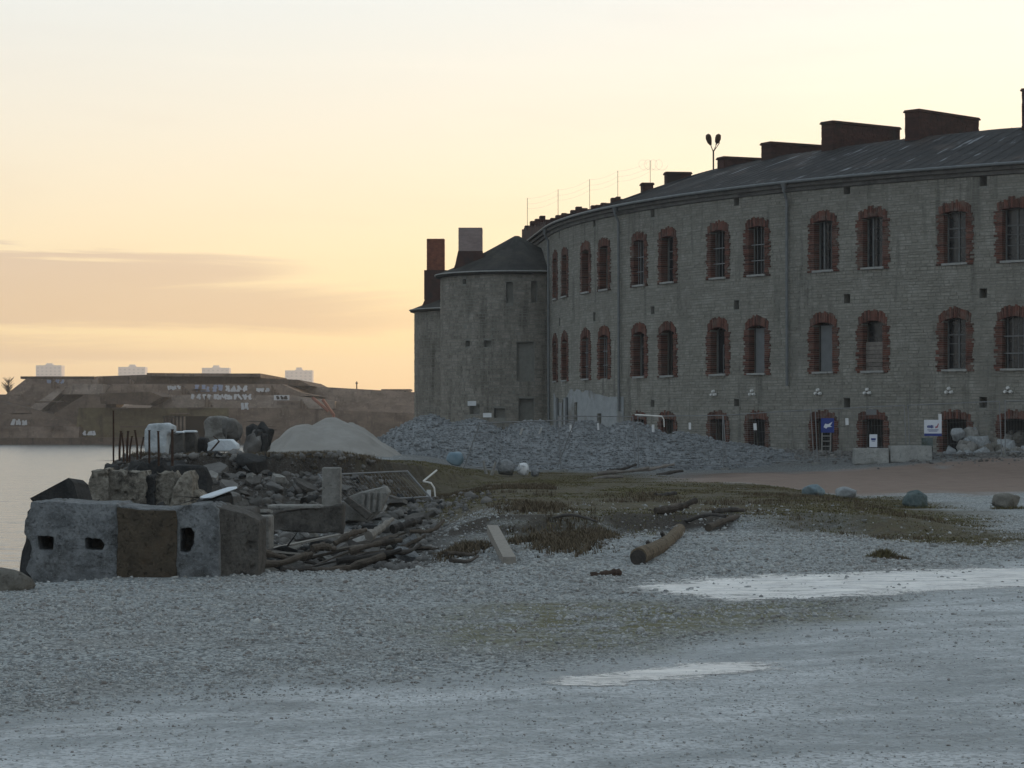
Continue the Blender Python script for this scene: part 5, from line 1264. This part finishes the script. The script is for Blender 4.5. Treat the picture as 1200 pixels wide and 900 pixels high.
tier('terrace', [(-60, 490), (-20, 462), (2, 462), (24, 442), (108, 441), (108, 456), (84, 478), (60, 490)], 331, 40, M_FARC, .8)
tier('ramp', [(20, 488), (62, 456), (72, 456), (40, 488)], 327, 6, M_FARP, .6)
tier('ramp', [(44, 496), (96, 462), (122, 462), (122, 478), (90, 496)], 325, 10, M_FARD, .6)
tier('terrace', [(66, 462), (84, 450), (120, 450), (120, 462)], 329.5, 14, M_FARP, .4)
tier('sea_wall', [(88, 513), (92, 478), (191, 478), (191, 513)], 322, 30, M_FARO)
tier('sea_wall', [(268, 520), (268, 478), (330, 478), (520, 486), (760, 486), (760, 520)], 322, 30, M_FARC)
tier('lintel', [(191, 487.5), (191, 478), (268, 478), (268, 487.5)], 322, 30, M_FARO)
tier('portal_back', [(191, 516), (191, 487), (268, 487), (268, 516)], 334, 1, M_BLACK)
tier('portal_sill', [(191, 520), (191, 513), (268, 513), (268, 520)], 322.1, 20, M_FARD)
for i in range(6): tier('portal_bar', [(193 + i * 4.4, 513), (193 + i * 4.4, 488), (195.2 + i * 4.4, 488), (195.2 + i * 4.4, 513)], 322.6, .4, M_FARD if i < 3 else M_FARP)
tier('overhang', [(118, 473), (116, 461), (176, 459), (190, 465), (180, 471), (172, 475)], 318, 20, M_FARD, .15)
tier('terrace', [(174, 479), (196, 463), (340, 463), (392, 470), (392, 479)], 326, 30, M_FARP, .5)
tier('terrace', [(120, 464), (130, 450), (330, 450), (350, 459), (372, 464)], 332, 30, M_FARC, .4)
tier('terrace', [(96, 452), (112, 441), (172, 439), (174, 437.5), (305, 437.5), (305, 443), (350, 445), (364, 452)], 340, 40, M_FARD, .3)
tier('parapet', [(172, 440.5), (172, 437), (305, 438), (305, 441.5)], 338, 3, M_FARC)
tier('parapet', [(24, 444), (24, 441), (110, 441), (110, 444)], 330.5, 2, M_FARD)
tier('slope', [(330, 482), (360, 452), (480, 459), (760, 463), (760, 490)], 346, 60, M_FARC, 1.0)
tier('slope', [(372, 492), (392, 470), (520, 478), (760, 478), (760, 494)], 328, 20, M_FARC, .8)
def graffiti(px0, px1, py0, py1, Y, mat, n, seed):
    """illegible painted letters: each a few thick strokes"""
    r2 = random.Random(seed); w = (px1 - px0) / n
    for i in range(n):
        mb = MB()
        for k in range(4):
            xa, ya = px0 + (i + r2.uniform(.05, .9)) * w, r2.uniform(py0, py1); xb, yb = px0 + (i + r2.uniform(.05, .9)) * w, py0 if ya > (py0 + py1) / 2 else py1
            a, b_ = at(xa, ya, Y), at(xb, yb, Y); d = (b_ - a).normalized(); s_ = Vector((-d.z, 0, d.x)) * .13
            dv = Vector((0, .01 + .012 * k, 0)); mb.add([a - s_ + dv, a + s_ + dv, b_ + s_ + dv, b_ - s_ + dv], [(0, 1, 2, 3)])
        under(mb.build('graffiti_letter', mat), hall)
graffiti(228, 262, 451, 459, 331.9 - .6, M_GRAFB, 5, 1); graffiti(264, 290, 452, 459, 331.3, M_GRAFW, 4, 2); graffiti(224, 296, 462, 468, 325.6, M_GRAFW, 12, 3)
graffiti(196, 212, 452, 457, 331.3, M_GRAFW, 3, 4); graffiti(300, 316, 455, 459, 331.3, M_GRAFW, 3, 5)
o = tier('graffiti_panel', [(321, 469), (321, 463), (339, 463), (339, 469)], 325.5, .1, M_GRAFW); graffiti(323, 337, 464, 468, 325.4, M_GRAFK, 3, 6)
graffiti(283, 291, 472, 480, 321.8, M_GRAFW, 2, 7); graffiti(55, 75, 445, 449, 330.2, M_GRAFB, 4, 8); graffiti(12, 32, 491, 498, 322.0, M_GRAFW, 3, 9); graffiti(96, 112, 505, 510, 318.4, M_GRAFW, 3, 10)
for i in range(16):                                # low walls, kerbs and stair flanks that break up the terraces
    r2 = random.Random(900 + i); x0 = r2.uniform(-20, 330); w = r2.uniform(8, 40); y0 = r2.choice([449.5, 456, 462.5, 470, 477.5, 484, 499.5]); Yk = {449.5: 339.4, 456: 330.6, 462.5: 331.4, 470: 325.4, 477.5: 321.4, 484: 321.5, 499.5: 318.6}[y0]
    tier('kerb_wall', [(x0, y0 + r2.uniform(1, 2.4)), (x0, y0), (x0 + w, y0), (x0 + w, y0 + 1.2)], Yk, .8, r2.choice([M_FARD, M_FARP, M_FARC]))
for x0, y0, y1, Yk in ((150, 441, 450, 338.8), (213, 452, 462, 330.5), (318, 452, 463, 330.4), (60, 443, 455, 329), (240, 464, 477, 324.6), (352, 468, 480, 325)):
    for k in range(5): tier('stair_step', [(x0 + k * 1.7, y1), (x0 + k * 1.7, y0 + k * (y1 - y0) / 5), (x0 + 1.7 + k * 1.7, y0 + k * (y1 - y0) / 5), (x0 + 1.7 + k * 1.7, y1)], Yk, 1.0, M_FARC if k % 2 else M_FARD)
# land, trees and houses beyond
mb = MB(); X = np.linspace(-1200, 1200, 121); Yr = np.array([420, 520, 700, 1000, 1500, 2200, 2900.]); n = len(X)
for j, Y in enumerate(Yr):
    for x in X: mb.v.append((x, Y, (-2.5 if j == 0 else 3.0 + 4 * fbm(np.array([x * .004]), np.array([Y * .004]), 5)[0]))); mb.t.append(.5)
for j in range(len(Yr) - 1):
    for i in range(n - 1): mb.f.append((j * n + i, j * n + i + 1, (j + 1) * n + i + 1, (j + 1) * n + i))
tag(mb.build('far_shore', M_FARD), kind='structure')
def leaf_cloud(name, centres, mat, rng, per, size, parent=None):
    P = []; 
    for (x, y, z, rx, rz) in centres:
        u = rng.normal(0, 1, (per, 3)); u /= np.linalg.norm(u, axis=1)[:, None]; u *= rng.uniform(.35, 1, (per, 1)); P.append(np.array([x, y, z]) + u * np.array([rx, rx, rz]))
    P = np.concatenate(P); N = len(P); a = rng.normal(0, 1, (N, 3)); a /= np.linalg.norm(a, axis=1)[:, None]; b_ = np.cross(a, rng.normal(0, 1, (N, 3))); b_ /= np.linalg.norm(b_, axis=1)[:, None]
    s_ = size * rng.uniform(.6, 1.4, (N, 1)); V = np.stack([P - a * s_, P + b_ * s_, P + a * s_], 1).reshape(-1, 3); me = np_mesh(name, V, np.arange(N * 3).reshape(-1, 3)); fattr(me, 'tint', np.repeat(rng.uniform(0, 1, N), 3)); return link_mesh(name, me, mat, parent)
M_WOOD = simple('far_trees', (.045, .035, .028), (.10, .078, .055), .3, .95, 0)
cs = []
for i in range(130):
    Y = rng.uniform(480, 640); px = rng.uniform(340, 900); h_ = rng.uniform(5.0, 8.5); cs.append(((px - 600) / FPX * Y, Y, h_ * .6, rng.uniform(3, 6), h_ * .45))
for i in range(60):
    Y = rng.uniform(420, 560); px = rng.uniform(-500, 20); h_ = rng.uniform(4.0, 6.5); cs.append(((px - 600) / FPX * Y, Y, h_ * .6, rng.uniform(3, 6), h_ * .45))
o = leaf_cloud('distant_wood', cs, M_WOOD, rng, 260, .5); tag(o, 'distant brown wood along the far shore', 'wood', kind='stuff')
# bare tree at the left end of the hall
bt = empty('bare_tree', at(9, 462, 372)); tag(bt, 'small bare tree standing at the end of the terraced hall', 'tree')
mb = MB(); base = at(9, 470, 372); mb.tube([base, base + Vector((.1, 0, 2.2)), base + Vector((.05, 0, 3.2))], [.16, .11, .05], 6); under(mb.build('trunk', M_RUST), bt)
mb = MB()
for i in range(60):
    a = rng.uniform(0, 6.28); z = rng.uniform(1.2, 3.0); L = rng.uniform(.5, 1.5); p0 = base + Vector((.08, 0, z)); p1 = p0 + Vector((math.cos(a) * L * .8, math.sin(a) * L * .8, L * .75)); mb.tube([p0, p0.lerp(p1, .5) + Vector((0, 0, .08)), p1], [.045, .03, .012], 4)
    p2 = p0.lerp(p1, .6); mb.tube([p2, p2 + Vector((rng.uniform(-.5, .5), rng.uniform(-.5, .5), .5))], [.025, .01], 3)
under(mb.build('crown', M_RUST), bt)
# tower blocks
M_BLOCK = simple('tower_block_hazed', (.66, .56, .52), (.74, .64, .60), .05, .9, 0)  # fading by distant haze is put into this pale wall colour
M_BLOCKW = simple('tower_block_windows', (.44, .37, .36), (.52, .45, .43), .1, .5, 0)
BL = ['pale tower block over the left end of the terraced hall', 'pale tower block beside the step in the hall roof', 'pale tower block above the graffiti on the hall', 'tallest pale tower block beyond the right slope of the hall']
for i, (x0, x1, yt, ym) in enumerate(((42, 72, 428, 426), (138.5, 170, 430, 427.5), (236.5, 268.5, 431, 428.5), (334, 366, 434, 431))):
    Y = 2550 + i * 20; a, b_ = at(x0, yt, Y), at(x1, yt, Y); root = empty('tower_block', ((a.x + b_.x) / 2, Y, 3)); tag(root, BL[i], 'tower block', 'tower blocks on the skyline')
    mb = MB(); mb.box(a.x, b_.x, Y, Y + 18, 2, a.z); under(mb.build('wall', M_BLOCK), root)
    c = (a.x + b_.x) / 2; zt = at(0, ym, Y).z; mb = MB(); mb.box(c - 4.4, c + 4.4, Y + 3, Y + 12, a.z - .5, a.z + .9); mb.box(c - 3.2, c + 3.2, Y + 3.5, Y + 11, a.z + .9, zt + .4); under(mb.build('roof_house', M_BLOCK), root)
    W_ = (b_.x - a.x)
    for f_ in range(12):
        z = a.z - 3.0 - f_ * 3.6
        mb = MB()
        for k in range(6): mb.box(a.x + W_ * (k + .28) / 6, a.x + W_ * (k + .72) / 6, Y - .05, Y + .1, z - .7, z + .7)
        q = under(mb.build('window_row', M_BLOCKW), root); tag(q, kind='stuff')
# low buildings on the right of the far shore
for i, (x0, x1, y0, y1, Y, mt, lab) in enumerate(((468, 484, 462, 474, 440, M_GRAFW, 'low white house on the far shore next to the tower'), (436, 462, 464, 473, 450, M_FARD, 'long low brown shed on the far shore'), (415, 428, 465, 472, 445, M_FARP, 'small pale hut on the far shore'),
                                                  (448, 480, 456, 462, 470, M_FARC, 'flat roofed brown building on the far skyline'))):
    a, b_ = at(x0, y0, Y), at(x1, y1, Y); root = empty('far_house', ((a.x + b_.x) / 2, Y, b_.z)); tag(root, lab, 'house')
    mb = MB(); mb.box(a.x, b_.x, Y, Y + 8, 1.0, a.z - .35); under(mb.build('wall', mt), root)
    mb = MB(); mb.box(a.x - .2, b_.x + .2, Y - .2, Y + 8.2, a.z - .35, a.z); under(mb.build('roof', M_FARD), root)
    for k in range(3):
        mb = MB(); u = a.x + (b_.x - a.x) * (k + .5) / 3; mb.box(u - .25, u + .25, Y - .05, Y + .05, b_.z + .3, b_.z + 1.0); under(mb.build('window', M_BLACK), root)
bo = empty('loader_crane', at(380, 484, 318)); tag(bo, 'small reddish loader crane arm showing behind the sand heap', 'crane'); M_RED = simple('red_paint', (.20, .075, .05), (.28, .11, .075), 1, .7, 0)
for nm, pts in (('arm', [at(391, 486, 318), at(378, 468, 318)]), ('arm', [at(385, 482, 318), at(366, 466, 318)]), ('mast', [at(391, 500, 318), at(391, 485, 318)])):
    mb = MB(); mb.tube(pts, .22, 5); under(mb.build(nm, M_RED), bo)
mt_ = empty('signal_mast', at(418, 470, 430)); tag(mt_, 'thin signal mast rising over the far shore trees', 'mast')
mb = MB(); mb.tube([at(418, 475, 430), at(418, 447, 430)], .12, 5); under(mb.build('pole', M_RUST), mt_); mb = MB(); mb.tube([at(416.5, 449, 430), at(419.5, 449, 430)], .1, 4); under(mb.build('cross_arm', M_RUST), mt_)

# ---------------------------------------------------------------- the hazy evening air
m = bpy.data.materials.new('evening_haze'); m.use_nodes = True; t = NT(m.node_tree); t.n.clear()
pv_ = t.node('ShaderNodeVolumePrincipled'); pv_.inputs['Color'].default_value = (.95, .93, .92, 1); pv_.inputs['Density'].default_value = .00025; pv_.inputs['Anisotropy'].default_value = .45
t.l.new(pv_.outputs[0], t.node('ShaderNodeOutputMaterial').inputs['Volume'])
mb = MB(); mb.box(-1300, 1300, -140, 2950, -9.5, 78); tag(mb.build('haze', m), 'thin pale evening haze filling the air over the bay', 'haze', kind='stuff')
